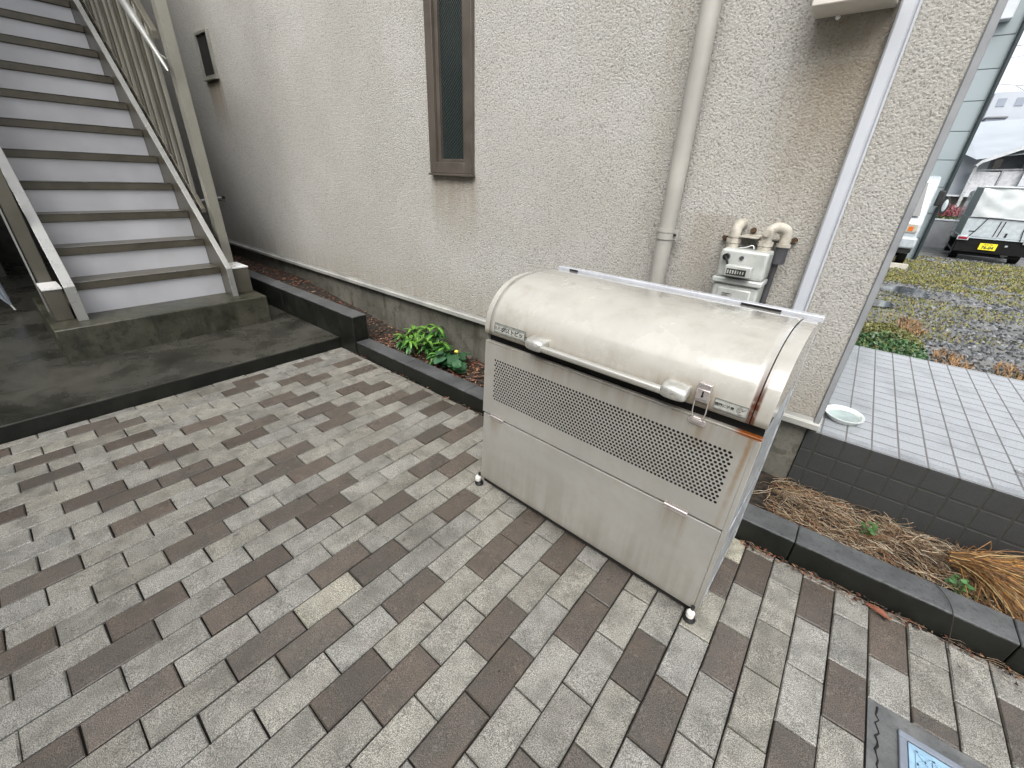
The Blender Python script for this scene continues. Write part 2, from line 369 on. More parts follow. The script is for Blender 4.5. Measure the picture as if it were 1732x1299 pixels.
# ------------------------------------------------------------ ground and paving
g = MB(); g.add([(-60, -60, -.30), (60, -60, -.30), (60, 260, -.30), (-60, 260, -.30)], [(0, 1, 2, 3)])
tag(g.build('ground', m_asph), kind='structure')
DARK = set([(-30,-2),(-30,0),(-30,4),(-30,6),(-29,0),(-29,3),(-28,-1),(-28,5),(-28,7),(-27,0),(-27,5),(-26,-1),(-26,2),(-26,4),(-26,7),(-25,0),(-25,4),(-24,-2),(-24,1),(-24,3),(-24,6),(-23,-1),(-23,2),(-23,4),(-23,6),(-22,0),(-22,1),(-22,5),(-21,1),(-21,4),(-21,6),(-20,0),(-20,3),(-20,7),(-19,-2),(-19,2),(-19,5),(-18,1),(-18,3),(-18,7),(-17,-3),(-17,0),(-17,4),(-17,7),(-16,-2),(-16,2),(-16,3),(-16,6),(-15,-1),(-15,2),(-15,6),(-15,7),(-14,-1),(-14,1),(-14,5),(-13,0),(-13,3),(-13,5),(-12,-2),(-12,-1),(-12,2),(-11,0),(-11,2),(-11,4),(-10,1),(-9,2),(-8,1),(-8,4),(-8,5),(-7,1),(-6,3),(-6,5),(-5,1),(-5,2),(-4,4),(-4,5),(-3,1),(-2,2),(-2,4),(-1,3),(-1,6),(0,5),(0,7),(2,4),(2,7),(3,5),(4,7),(5,5),(7,6)])
PALE = {(-11, 1): .30, (-1, 5): .3, (-1, 7): .7}
P, LL, X0 = .1011, .2022, .0264
mb = MB(); J = .0037; rb = random.Random(3)
PX, PY = .431+.003, 1.207
for k in range(-31, 24):
    xa, xb = X0+k*P, X0+(k+1)*P
    if xa < -3.06: xa = -3.06
    ph = .25 if k % 2 == 0 else .75
    for j in range(-14, 9):
        ya, yb = (ph-.5+j)*LL, (ph+.5+j)*LL
        if ya > 1.59: continue
        yb_ = min(yb, 1.598)
        vis = yb > -.6
        if (k, j) in DARK or (not vis and rb.random() < .27) or (k > 8 and rb.random() < .25):
            v = rb.uniform(.85, 1.35); r = rb.random(); c = (.076*v, (.060+.005*r)*v, (.048+.007*r)*v)
        else:
            v = rb.uniform(.80, 1.12); r = rb.random(); c = (.225*v, (.214+.006*r)*v, (.184+.018*r)*v)
            if (k, j) in PALE: q = PALE[(k, j)]; c = tuple(a*(1-q)+b*q for a, b in zip(c, (.42, .40, .31)))
        dz = rb.uniform(-.0014, .0012); tx, ty = rb.uniform(-.0013, .0013), rb.uniform(-.0016, .0016)
        def brick(x0, x1, y0, y1):
            if x1-x0 < .012 or y1-y0 < .012: return
            b = .0032; zt = dz; jq = lambda: rb.uniform(-.0009, .0009)
            cs_ = [(x0+jq(), y0+jq()), (x1+jq(), y0+jq()), (x1+jq(), y1+jq()), (x0+jq(), y1+jq())]
            vs = [(x, y, -.02) for (x, y) in cs_]+[(x, y, -.0035+zt) for (x, y) in cs_]
            for (x, y) in ((x0+b, y0+b), (x1-b, y0+b), (x1-b, y1-b), (x0+b, y1-b)): vs.append((x, y, zt+(tx if x == x0+b else -tx)+(ty if y == y0+b else -ty)))
            fs = [(4, 5, 9, 8), (5, 6, 10, 9), (6, 7, 11, 10), (7, 4, 8, 11), (8, 9, 10, 11), (0, 1, 5, 4), (1, 2, 6, 5), (2, 3, 7, 6), (3, 0, 4, 7)]
            mb.add(vs, fs, c)
        jj = J*rb.uniform(.8, 1.3)/2; jh = .0046*rb.uniform(.7, 1.35)/2
        x0, x1, y0, y1 = xa+jj, xb-jj, ya+jh, yb_-jh
        if x1 > PX and x0 < PX+.40 and y0 < PY and y1 > PY-.42:      # cut around the concrete patch
            if x0 < PX: brick(x0, PX-.002, y0, y1); 
            if x1 > PX+.40: brick(PX+.402, x1, y0, y1)
            if y1 > PY: brick(max(x0, PX), min(x1, PX+.40), PY+.002, y1)
            if y0 < PY-.42: brick(max(x0, PX), min(x1, PX+.40), y0, PY-.422)
        else: brick(x0, x1, y0, y1)
tag(mb.build('brick_paving', m_brick, fixn=False), kind='structure')
g = MB(); g.add([(-3.07, -3.2, -.011), (2.6, -3.2, -.011), (2.6, 1.62, -.011), (-3.07, 1.62, -.011)], [(0, 1, 2, 3)])
tag(g.build('paving_joints', m_joint), kind='structure')
g = MB(); g.box(-3.07, 8, -3.2, 2.1, -.5, -.05); tag(g.build('paving_base', m_joint), kind='structure')

# concrete patch and handhole cover
t = MB()
t.box(PX, PX+.40, PY-.42, PY, -.02, -.0035)
tag(t.build('concrete_patch', mat_conc('patch_mortar', (.085, .088, .088), (.15, .152, .15), .35, .6, .9, 8), bevel=0), kind='structure')
cv = thing('handhole_cover', 'blue plastic handhole cover with raised triangles, set in a grey frame in the paving corner', 'manhole cover', (.50, 1.16, 0))
f = MB(); W_, D_ = .27, .30
f.box(0, W_, -.018, 0, -.004, .004); f.box(0, .018, -D_, -.0185, -.004, .004); f.box(W_-.018, W_, -D_, -.0185, -.004, .004); f.box(.0185, W_-.0185, -D_, -D_+.018, -.004, .004)
f.build('frame', simple('cover_frame_grey', (.20, .225, .27), .45), cv, bevel=.0025)
m_blue = simple('cover_blue_plastic', (.27, .43, .56), .35, var=.12, scale=25)
f = MB(); f.box(.0205, W_-.0205, -D_+.0205, -.0205, -.004, .001); pl = f.build('lid_plate', m_blue, cv, bevel=.001)
r_ = MB(); s_ = .034
def bar(a, b, wd=.0020, z0=.001, z1=.0034):
    a = Vector((*a, 0)); b = Vector((*b, 0)); n_ = (b-a).normalized(); p_ = Vector((-n_.y, n_.x, 0))*wd
    q = [a+p_, a-p_, b-p_, b+p_]; r_.prism([(v.x, v.y) for v in q], 'z', z0, z1)
for i in range(6):
    for j in range(7):
        x, y = .036+i*s_, -.036-j*s_
        if x+s_ > W_-.03 or y-s_ < -D_+.03: continue
        bar((x, y), (x+s_, y)); bar((x, y), (x, y-s_)); bar((x, y), (x+s_, y-s_) ); bar((x+s_, y), (x, y-s_))
r_.build('raised_ribs', m_blue, pl)

ck = MB(); rk = random.Random(9); pts = [(PX+.022+rk.uniform(-.005, .005), PY-.015-.013*i, -.0030) for i in range(26)]
ck.tube(pts, [rk.uniform(.0012, .0035) for _ in pts], 5); tag(ck.build('patch_crack', m_joint), kind='structure')
# kerbs (planter edge): low run and high run, cast segments
kb = thing('planter_kerb', 'low dark wet concrete kerb running along the brick paving in front of the house', 'kerb', (0, 0, 0))
x = -2.835; i = 0
while x < 3.2:
    x2 = x+.6
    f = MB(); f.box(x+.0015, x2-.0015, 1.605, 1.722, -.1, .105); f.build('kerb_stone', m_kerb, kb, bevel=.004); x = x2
hk = thing('raised_kerb', 'higher dark concrete kerb wall beside the entrance platform, ending at the planted bed', 'kerb', (0, 0, 0))
x = -2.838
while x > -9:
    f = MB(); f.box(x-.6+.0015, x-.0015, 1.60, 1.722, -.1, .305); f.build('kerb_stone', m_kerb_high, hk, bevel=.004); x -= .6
# soil beds
soil_rise = lambda X: .17*max(0., min(1., (-3.0-X)/1.6))
def soil(x0, x1, y0, y1, z, amp, name):
    n1 = int((x1-x0)/.03); n2 = max(3, int((y1-y0)/.03)); mb = MB(); vs = []; fs = []
    for j in range(n2+1):
        for i in range(n1+1):
            X, Y = x0+(x1-x0)*i/n1, y0+(y1-y0)*j/n2
            vs.append((X, Y, z+soil_rise(X)+amp*noise.noise(Vector((X*9, Y*9, 3)))+amp*.6*noise.noise(Vector((X*30, Y*30, 1)))))
    for j in range(n2):
        for i in range(n1): a = j*(n1+1)+i; fs.append((a, a+1, a+n1+2, a+n1+1))
    mb.add(vs, fs); return tag(mb.build(name, m_soil, smooth=True, angle=180), kind='structure')
soil(-9, 3.2, 1.715, 2.11, .055, .012, 'soil_bed')

# entrance platform
f = MB(); f.box(-12, -3.072, -7, 1.598, -.3, .088); tag(f.build('concrete_platform', m_plat, bevel=.006), kind='structure')
f = MB(); f.box(-3.0715, -3.066, -7, 1.597, -.1, .079); tag(f.build('platform_edge', m_kerb_high), kind='structure')  # thin strip laid over the platform front to turn it near-black
f = MB(); f.box(-4.9, -3.83, .10, 1.40, .05, .312)
tag(f.build('concrete_plinth', m_plinth, bevel=.008), 'stained wet concrete block carrying the foot of the metal staircase', 'plinth')

# ------------------------------------------------------------ apartment building with its wall
ab = thing('apartment_building', 'cream stucco apartment building with slim bronze window, downpipe and concrete footing', 'building', (0, 0, 0))
WY = 2.05
def wall_with_holes(holes, x0, x1, z0, z1, y):
    xs = sorted(set([x0, x1]+[h[0] for h in holes]+[h[1] for h in holes])); zs = sorted(set([z0, z1]+[h[2] for h in holes]+[h[3] for h in holes]))
    mb = MB(); idx = {}
    for xi in xs:
        for zi in zs: idx[(xi, zi)] = len(mb.v); mb.v.append((xi, y, zi))
    for i in range(len(xs)-1):
        for j in range(len(zs)-1):
            cx, cz = (xs[i]+xs[i+1])/2, (zs[j]+zs[j+1])/2
            if any(h[0] < cx < h[1] and h[2] < cz < h[3] for h in holes): continue
            mb.f.append([idx[(xs[i], zs[j])], idx[(xs[i+1], zs[j])], idx[(xs[i+1], zs[j+1])], idx[(xs[i], zs[j+1])]]); mb.c.append(None); mb.mi.append(0)
    for h in holes:      # reveals
        mb.add([(h[0], y, h[2]), (h[1], y, h[2]), (h[1], y, h[3]), (h[0], y, h[3]), (h[0], y+.12, h[2]), (h[1], y+.12, h[2]), (h[1], y+.12, h[3]), (h[0], y+.12, h[3])],
               [(0, 1, 5, 4), (1, 2, 6, 5), (2, 3, 7, 6), (3, 0, 4, 7)])
    return mb
WIN = (-2.350, -1.972, 1.318, 2.95); SW = (-5.86, -5.53, 2.085, 2.47)
HT = 6.2
mb = wall_with_holes([WIN, SW], -12, .082, .43, HT, WY)
mb.add([(-12, WY, HT), (.082, WY, HT), (.082, 9, HT), (-12, 9, HT)], [(0, 1, 2, 3)])
mb.add([(.082, 2.075, .43), (.082, 9, .43), (.082, 9, HT), (.082, 2.075, HT)], [(0, 1, 2, 3)])
mb.build('wall', m_stucco, ab, fixn=False)
f = MB(); f.box(.0825, .106, WY-.006, 2.11, .405, HT); f.build('corner_trim', m_corner, ab, bevel=.004)
f = MB(); f.box(.084, .104, 2.112, 9, .36, HT); f.build('side_wall', simple('side_wall_grey', (.40, .43, .45), .6), ab)
f = MB(); f.box(-12, .075, 2.09, 2.4, -.2, .375); f.build('foundation', m_found, ab)
f = MB(); f.prism([(2.035, .378), (2.10, .378), (2.10, .428), (2.052, .428), (2.046, .410), (2.035, .404)], 'x', -12, .110); f.build('base_flashing', m_flash, ab, bevel=.0015)
f = MB(); f.box(-12.3, .3, 1.86, 9.3, HT+.004, HT+.16); f.build('roof_eave', simple('eave_white', (.6, .6, .58), .6), ab)
def window(x0, x1, z0, z1, fw_, name, glassm, mfr, proud=.028, screen=False):
    f = MB(); y0, y1 = WY-proud, WY+.05
    f.box(x0, x0+fw_, y0, y1, z0, z1); f.box(x1-fw_, x1, y0, y1, z0, z1); f.box(x0+fw_+.0005, x1-fw_-.0005, y0, y1, z0, z0+fw_*1.0); f.box(x0+fw_+.0005, x1-fw_-.0005, y0, y1, z1-fw_, z1)
    o = f.build('window', mfr, ab, bevel=.003); gy = .012 if z1-z0 > 1 else -.012
    e = fw_*.45; a = fw_
    f = MB(); f.box(x0+a+.0005, x0+a+e, WY-.008, WY+.04, z0+a, z1-a); f.box(x1-a-e, x1-a-.0005, WY-.008, WY+.04, z0+a, z1-a); f.box(x0+a+e, x1-a-e, WY-.008, WY+.04, z0+a+.0005, z0+a+e*.7)
    f.build('sash', m_frame if mfr is m_frame else mfr, o, bevel=.002)
    f = MB(); f.box(x0+a+e*.5, x1-a-e*.5, WY+gy, WY+gy+.006, z0+a, z1-a); f.build('glass', glassm, o)
    f = MB(); f.box(x0-.006, x1+.006, WY-proud-.012, WY-.001, z0-.014, z0-.001); f.build('sill', mfr, o, bevel=.002)
    return o
def mat_screen():
    t = NT('window_glass_with_screen'); v = t.tc('World'); x, y, z = t.sep(v)
    u = t.math('ADD', t.math('MULTIPLY', x, 1.6), t.math('MULTIPLY', z, 1.0)); m = t.math('FLOORED_MODULO', u, .022)
    l = t.ramp(t.math('ABSOLUTE', t.math('SUBTRACT', m, .011)), .002, .007, 1, 0)
    t.col(t.mix(l, (.008, .012, .012), (.045, .056, .054))); t.rough(.16); t.b.inputs['Specular IOR Level'].default_value = .35; return t.m
w1 = window(*WIN, .062, 'window', mat_screen(), m_frame)
w1['label'] = 'tall slim bronze window with dark ribbed glass'
m_frl = simple('small_window_frame', (.33, .32, .28), .4, .3)
w2 = window(*SW, .026, 'window', m_dark, m_frl, .026); w2['label'] = 'small dark square window near the staircase'
# downpipe
dp = MB(); DX, DY = -.706, 1.992
dp.tube([(DX, DY, HT), (DX, DY, .2)], .036, 20); o = dp.build('downpipe', m_pipe, ab, smooth=True)
f = MB(); f.tube([(DX, DY, 1.135), (DX, DY, 1.09)], .0405, 20); f.tube([(DX, DY, 1.128), (DX, DY, 1.120)], .0425, 20)
f.box(DX+.034, DX+.060, DY-.006, DY+.010, 1.095, 1.13); f.box(DX-.012, DX+.012, DY+.03, WY, 1.10, 1.125); f.build('clamp', m_pipe, o, smooth=True)
f = MB(); f.cyl((DX+.045, DY-.006, 1.112), (DX+.045, DY-.016, 1.112), .0055, n=8); f.build('bolt', m_black, o)
f = MB(); f.tube([(DX, DY, .46), (DX, DY, .36)], .041, 20); f.build('socket', m_pipe, o, smooth=True)
# duct cover
f = MB(); f.prism([(-.138, WY-.001), (-.138, WY-.030), (-.132, WY-.036), (-.100, WY-.036), (-.097, WY-.030), (-.094, WY-.030), (-.091, WY-.036), (-.086, WY-.030), (-.086, WY-.001)], 'z', .46, HT)
f.build('duct_cover', m_trimw, ab, bevel=.0012)
# small box high on the wall
f = MB(); f.box(-.362, -.146, 1.915, WY-.001, 1.838, 2.6); o = f.build('service_box', simple('service_box_cream', (.62, .58, .52), .5, var=.05), ab, bevel=.004)
f = MB(); f.blob((-.295, WY-.012, 1.832), .008, .008, .007); f.build('sealant_blob', m_cap, o)

# ------------------------------------------------------------ gas meter
gm = thing('gas_meter', 'white cast gas meter with black knob hanging from cream pipes on the stucco wall', 'gas meter', (-.35, 1.88, 1.0))
def L_(x, y, z): return (x+.35, y-1.88, z-1.0)
def lb(f, x0, x1, y0, y1, z0, z1): f.box(x0+.35, x1+.35, y0-1.88, y1-1.88, z0-1, z1-1); return f
f = lb(MB(), -.430, -.256, 1.885, 2.015, .985, 1.095); f.build('upper_case', m_meter, gm, bevel=.012, seg=4)
f = lb(MB(), -.436, -.250, 1.872, 2.02, .962, .984); f.build('flange', m_meter, gm, bevel=.005)
f = lb(MB(), -.428, -.256, 1.885, 2.015, .74, .9615); lc = f.build('lower_case', m_meter, gm, bevel=.012, seg=4)
f = lb(MB(), -.405, -.280, 1.876, 1.888, .77, .945); f.build('front_ribs', m_meter, lc, bevel=.005)
f = lb(MB(), -.385, -.345, 1.873, 1.8758, .895, .928); f.build('data_label', m_plate_l, lc)
f = MB()
for i in range(4): lb(f, -.382, -.382+random.uniform(.016, .03), 1.8722, 1.8729, .922-i*.007, .925-i*.007)
f.build('label_print', m_ink, lc)
f = lb(MB(), -.391, -.295, 1.842, 1.884, .997, 1.040); cb = f.build('counter', m_meter, gm, bevel=.004)
f = lb(MB(), -.383, -.312, 1.8405, 1.8416, 1.004, 1.028); cw = f.build('counter_window', m_lens, cb)
f = MB()
for i in range(7):
    x = -.3795+i*.0094
    lb(f, x, x+.0052, 1.8396, 1.8402, 1.009, 1.023) if i < 4 else lb(f, x, x+.0035, 1.8396, 1.8402, 1.011, 1.021)
f.build('counter_digits', m_plate_l, cw)
f = MB(); f.cyl(L_(-.403, 1.884, 1.066), L_(-.403, 1.862, 1.066), .0125, n=18); f.tube([L_(-.403, 1.864, 1.066), L_(-.392, 1.860, 1.048), L_(-.389, 1.862, 1.036)], .0045, 8); f.build('knob', m_black, gm, smooth=True)
f = MB(); f.cyl(L_(-.348, 1.885, 1.066), L_(-.348, 1.879, 1.066), .008, n=14); f.build('seal_screw', m_gasbk, gm, smooth=True)
def elbow(xc, back=True):
    f = MB(); yc = 1.955
    pts = catmull([L_(xc, yc, 1.10), L_(xc, yc, 1.15), L_(xc, yc+.012, 1.172), L_(xc, yc+.04, 1.18), L_(xc, 2.05, 1.18)], 5)
    f.tube(pts, .021, 14); f.cyl(L_(xc, yc, 1.112), L_(xc, yc, 1.130), .028, n=8); f.cyl(L_(xc, yc, 1.090), L_(xc, yc, 1.110), .0245, n=16); f.cyl(L_(xc, yc, 1.134), L_(xc, yc, 1.142), .025, n=16)
    return f
elbow(-.410).build('inlet_pipe', m_meterp, gm, smooth=True)
f = MB(); yc = 1.955; xo = -.293
f.tube(catmull([L_(xo, yc, 1.10), L_(xo, yc, 1.150), L_(xo+.006, yc+.006, 1.172), L_(xo+.025, yc+.02, 1.182), L_(xo+.052, yc+.034, 1.172), L_(xo+.058, yc+.038, 1.15), L_(xo+.058, yc+.038, 1.112)], 5), .020, 14)
f.cyl(L_(xo, yc, 1.112), L_(xo, yc, 1.130), .028, n=8); f.cyl(L_(xo, yc, 1.090), L_(xo, yc, 1.110), .0245, n=16); f.cyl(L_(xo, yc-.02, 1.162), L_(xo, yc-.03, 1.162), .014, n=8)
f.cyl(L_(xo+.058, yc+.038, 1.112), L_(xo+.058, yc+.038, 1.124), .026, n=16)
f.build('outlet_pipe', m_meterp, gm, smooth=True)
f = MB(); f.cyl(L_(xo+.058, yc+.038, 1.1118), L_(xo+.058, yc+.038, 1.048), .0225, n=16); f.cyl(L_(xo+.050, yc+.045, 1.047), L_(xo+.045, yc+.045, .55), .011, n=10); f.build('riser_pipe', m_gasbk, gm, smooth=True)
f = MB(); lb(f, -.385, -.318, 1.93, 2.05, 1.137, 1.143); lb(f, -.470, -.20, 2.030, 2.049, 1.128, 1.136); f.build('bracket', m_meterp, gm, bevel=.001)
for bx, bz in ((-.463, 1.120), (-.362, 1.158), (-.208, 1.136)):
    f = MB(); f.cyl(L_(bx, 2.05, bz), L_(bx, 2.022, bz), .0085, n=8); f.cyl(L_(bx, 2.04, bz), L_(bx, 2.036, bz), .012, n=12); f.build('wall_bolt', simple('rusty_bolt', (.10, .06, .03), .6, .4) if bx == -.463 else bpy.data.materials['rusty_bolt'], gm, smooth=True)
f = MB(); f.tube(catmull([L_(-.375, 1.93, 1.098), L_(-.35, 1.92, 1.104), L_(-.33, 1.93, 1.112), L_(-.322, 1.925, 1.100)], 4), .0015, 6); f.build('seal_wire', m_cap, gm)

# ------------------------------------------------------------ refuse bin
DB = thing('dust_bin', 'large cream steel refuse bin with curved lid and perforated front on the brick paving', 'refuse bin', (-1.0525, 1.1297, .014), R(-1.56))
DB.rotation_euler = (R(-2.2), 0, R(-1.56))
BW, BD = 1.012, .495
U0, U1, V0, V1 = .045, .968, .452, .656
fpm = MB(); yF = 0.0; th = .0016
def sheet(f, xs0, xs1, z0, z1): f.box(xs0, xs1, yF, yF+th, z0, z1)
f = MB()
ring = [(0.0, .386), (BW, .386), (BW, .706), (0, .706)]; inn = [(U0, V0), (U1, V0), (U1, V1), (U0, V1)]
vs = [(x, yF, z) for x, z in ring+inn]+[(x, yF+.012, z) for x, z in ring]; fs = [(i, (i+1) % 4, 4+(i+1) % 4, 4+i) for i in range(4)]+[(i, (i+1) % 4, 8+(i+1) % 4, 8+i) for i in range(4)]
f.add(vs, fs); f.build('front_panel', m_body, DB)
# perforated insert: hexagonal lattice with round holes
f = MB(); p = .01335; ph_ = p*math.sqrt(3)/2; rh = .0048
nz = int((V1-V0)/ph_)+3; nx = int((U1-U0)/p)+3
for j in range(nz):
    for i in range(nx):
        cx = U0-.008+(i+(.5 if j % 2 else 0))*p; cz = V0-.008+j*ph_
        hexv = [(cx+p/math.sqrt(3)*math.cos(R(30+60*k)), cz+p/math.sqrt(3)*math.sin(R(30+60*k))) for k in range(6)]
        solid = not (U0+.008 < cx < U1-.008 and V0+.007 < cz < V1-.007)
        yy = yF+.0007
        if solid: f.add([(a, yy, b) for a, b in hexv], [tuple(range(6))]); continue
        outer = []
        for k in range(6):
            a, b = hexv[k], hexv[(k+1) % 6]; outer += [a, ((a[0]+b[0])/2, (a[1]+b[1])/2)]
        innr = [(cx+rh*math.cos(R(30+30*k)), cz+rh*math.sin(R(30+30*k))) for k in range(12)]
        vs = [(a, yy, b) for a, b in outer]+[(a, yy, b) for a, b in innr]+[(a, yy+.0012, b) for a, b in innr]
        f.add(vs, [(k, (k+1) % 12, 12+(k+1) % 12, 12+k) for k in range(12)]+[(12+k, 12+(k+1) % 12, 24+(k+1) % 12, 24+k) for k in range(12)])
f.build('perforated_grille', m_body, DB, fixn=False)
f = MB(); f.box(.02, BW-.02, .03, .034, .40, .70); f.build('hole_shade_sheet', m_dark, DB)  # near-black sheet standing in for the shade behind the holes
f = MB(); f.box(.004, BW-.006, yF+.001, yF+.012, .034, .377); f.build('drop_flap', m_body, DB, bevel=.002)
for hx in (.047, .822):
    f = MB(); f.cyl((hx, -.001, .381), (hx+.075, -.001, .381), .0042, n=10); f.box(hx, hx+.075, -.0012, .0004, .384, .394); f.box(hx, hx+.075, -.0012, .0006, .367, .377)
    h = f.build('hinge', m_latch, DB, smooth=True)
# shell
prof = [(.0, .716), (BD, .716), (BD, .02), (0.012, .02)]
f = MB(); f.box(0, .0015, .0125, BD, .034, .75); f.box(.0015, BW-.0015, BD-.0015, BD, .034, .94); f.box(.0015, BW-.0015, .013, BD-.0015, .034, .0355)
f.build('shell', m_body, DB)
f = MB(); f.box(BW-.0015, BW, .028, BD-.03, .034, .75); f.build('side_panel', m_galv, DB)
f = MB(); f.box(BW-.012, BW+.003, -.001, .027, .034, .704); f.build('corner_angle', m_body, DB, bevel=.002)
f = MB(); f.box(BW-.004, BW+.004, BD-.029, BD+.001, .018, .93); f.box(BW+.0003, BW+.0035, .028, BD-.03, .022, .05); f.box(BW+.0003, BW+.0035, .028, BD-.03, .345, .37); f.build('rear_angle', m_galv, DB, bevel=.002)
f = MB(); f.box(.0, BW+.002, .0005, .020, .7065, .7125); f.build('rain_lip', m_body, DB, bevel=.0015)
f = MB(); f.box(.004, BW-.004, .024, .10, .70, .80); f.build('seam_shade', m_dark, DB)  # near-black filler painted as the shade in the lid seam
# lid
LP = [(-.006, .747), (-.005, .78), (.006, .828), (.030, .872), (.068, .910), (.118, .938), (.180, .955), (.25, .963), (.33, .963), (.42, .958), (.462, .955)]
LPs = catmull(LP, 5)
def curved(f, x0, x1, prof_, thick):
    n_ = len(prof_)
    def nrm(i):
        a = prof_[max(i-1, 0)]; b = prof_[min(i+1, n_-1)]; dx, dz = b[0]-a[0], b[1]-a[1]; l = math.hypot(dx, dz); return dz/l, -dx/l
    inner = [(p_[0]+nrm(i)[0]*thick, p_[1]+nrm(i)[1]*thick) for i, p_ in enumerate(prof_)]
    vs = []
    for x in (x0, x1): vs += [(x, a, b) for a, b in prof_]+[(x, a, b) for a, b in inner]
    N = 2*n_; fs = []
    for i in range(n_-1):
        fs += [(i, i+1, N+i+1, N+i), (n_+i+1, n_+i, N+n_+i, N+n_+i+1), (i+1, i, n_+i, n_+i+1), (N+i, N+i+1, N+n_+i+1, N+n_+i)]
    fs += [(0, N, N+n_, n_), (n_-1, 2*n_-1, N+2*n_-1, N+n_-1)]
    f.add(vs, fs)
lid = MB(); 
# slight waviness of the sheet
nseg = 40; X0l, X1l = .0225, .9715; n_ = len(LPs); vs = []
for i in range(nseg+1):
    x = X0l+(X1l-X0l)*i/nseg
    for (a, b) in LPs:
        q = .0012*noise.noise(Vector((x*5, a*7, b*7))); vs.append((x, a-q, b+q))
fs = [(i*n_+k, i*n_+k+1, (i+1)*n_+k+1, (i+1)*n_+k) for i in range(nseg) for k in range(n_-1)]
lid.add(vs, fs)
lid.add([(X0l, -.006, .747), (X1l, -.006, .747), (X1l, .006, .747), (X0l, .006, .747)], [(0, 1, 2, 3)])
lo = lid.build('lid', m_lid, DB, smooth=True, angle=50)
sol = lo.modifiers.new('thickness', 'SOLIDIFY'); sol.thickness = .0015; sol.offset = -1
for x0, x1, nm in ((-.004, .0205, 'l'), (.9735, 1.0155, 'r')):
    f = MB(); pr_ = [(a+.0025, b-.0025) for a, b in LPs]
    poly = pr_+[(.462, .75), (.0, .75)]
    f.prism(poly, 'x', x0, x1); f.build('lid_end_cap', m_lid, lo, bevel=.006, seg=3, angle=50)
f = MB(); f.box(-.002, 1.024, .4655, BD+.006, .945, .966); f.build('back_ledge', m_white, DB, bevel=.003)
for a_, b_ in ((.062, .105), (.78, .905)): f = MB(); f.box(a_, b_, .4635, .4652, .956, .9625); f.build('hinge_slot', m_dark, DB)  # slot openings as near-black boxes, their inner shade put into the colour
# handle
hd = MB(); hy, hz = -.042, .773
hd.tube([(.268, hy, hz), (.765, hy, hz)], .0125, 16); ho = hd.build('handle', m_bar, lo, smooth=True)
for xc, sg in ((.274, -1), (.776, 1)):
    f = MB()
    prof_ = [(-.036, .010), (-.030, .016), (-.015, .0185), (.005, .019), (.022, .0185), (.034, .016), (.0385, .012)]
    vs = []; n2 = 14
    for (dx, rr) in prof_:
        xx = xc+dx*sg*-1
        for k in range(n2):
            a = 2*math.pi*k/n2; cy, cz = math.cos(a), math.sin(a)
            yy = hy+(rr*.85*cy if cy < 0 else (.045)*cy); zz = hz+.004+rr*1.15*cz+(.012 if cy > 0 else 0)*cy
            vs.append((xx, min(yy, .006), zz))
    m2 = len(prof_); fs = [(i*n2+k, i*n2+(k+1) % n2, (i+1)*n2+(k+1) % n2, (i+1)*n2+k) for i in range(m2-1) for k in range(n2)]+[tuple(range(n2)), tuple(range((m2-1)*n2, m2*n2))]
    f.add(vs, fs); b_ = f.build('handle_bracket', m_alu, lo, bevel=.003, angle=60)
# latch
f = MB(); f.box(.829, .864, -.022, -.006, .768, .822); f.box(.829, .864, -.026, -.0225, .776, .806); la = f.build('latch', m_latch, lo, bevel=.0015)
f = MB(); f.box(.8445, .8485, -.0275, -.0262, .790, .802); f.cyl((.8465, -.0275, .787), (.8465, -.0262, .787), .0035, n=12); f.build('keyhole', m_dark, la)
f = MB()
for x in (.829, .865): f.tube([(x, -.018, .785), (x, -.016, .76), (x, -.013, .735), (x*.8+.8465*.2, -.010, .711)], .0017, 6)
f.tube([(.8365, -.009, .712), (.857, -.009, .712)], .0017, 6); f.build('latch_bail', m_latch, la, smooth=True)
f = MB(); f.box(.832, .862, -.012, -.0005, .698, .709); f.prism([(.820, .697), (.826, .687), (.868, .687), (.874, .697), (.868, .706), (.826, .706)], 'y', -.0022, -.0003); f.build('latch_catch', m_latch, DB, bevel=.001)
# nameplates on the lid: placed on the lid front, following the surface tilt
def plate_at(x0, x1, z0, z1, mat, name):
    # surface y at z
    def ys(z):
        for i in range(len(LPs)-1):
            if LPs[i][1] <= z <= LPs[i+1][1]: t_ = (z-LPs[i][1])/(LPs[i+1][1]-LPs[i][1]+1e-9); return LPs[i][0]*(1-t_)+LPs[i+1][0]*t_
        return LPs[0][0]
    e = thing_part = bpy.data.objects.new(name, None)
    ya, yb = ys(z0), ys(z1); ang = math.atan2(yb-ya, z1-z0); hh = math.hypot(yb-ya, z1-z0)/2; ww = (x1-x0)/2
    f = MB(); f.box(-ww, ww, -hh, hh, -.0004, .0011)
    o = f.build(name, mat, lo, bevel=.0005); o.location = ((x0+x1)/2, (ya+yb)/2-.0022, (z0+z1)/2); o.rotation_euler = (R(90)-ang, 0, 0)
    bpy.data.objects.remove(e)
    return o, ww, hh
def frame_lines(o, ww, hh, m, inset=.002, t=.0007):
    f = MB(); a, b = ww-inset, hh-inset
    f.box(-a, a, b-t, b, .0011, .0014); f.box(-a, a, -b, -b+t, .0011, .0014); f.box(-a, -a+t, -b, b, .00115, .00145); f.box(a-t, a, -b, b, .00115, .00145); f.build('border', m, o)
n1, ww, hh = plate_at(.050, .206, .760, .800, m_plate, 'nameplate')
f = MB(); f.box(-ww+.004, ww-.004, -hh*.62, hh*.45, .00111, .0013); f.build('light_band', m_plate_l, n1)
frame_lines(n1, ww, hh, m_ink)
text('ヨドコウ', .017, m_ink, n1, (-ww*.60, -.002, .0014), (0, 0, 0), bold=.0002)
text('ダストピット', .0215, m_ink, n1, (ww*.30, -.002, .0014), (0, 0, 0), bold=.0006)
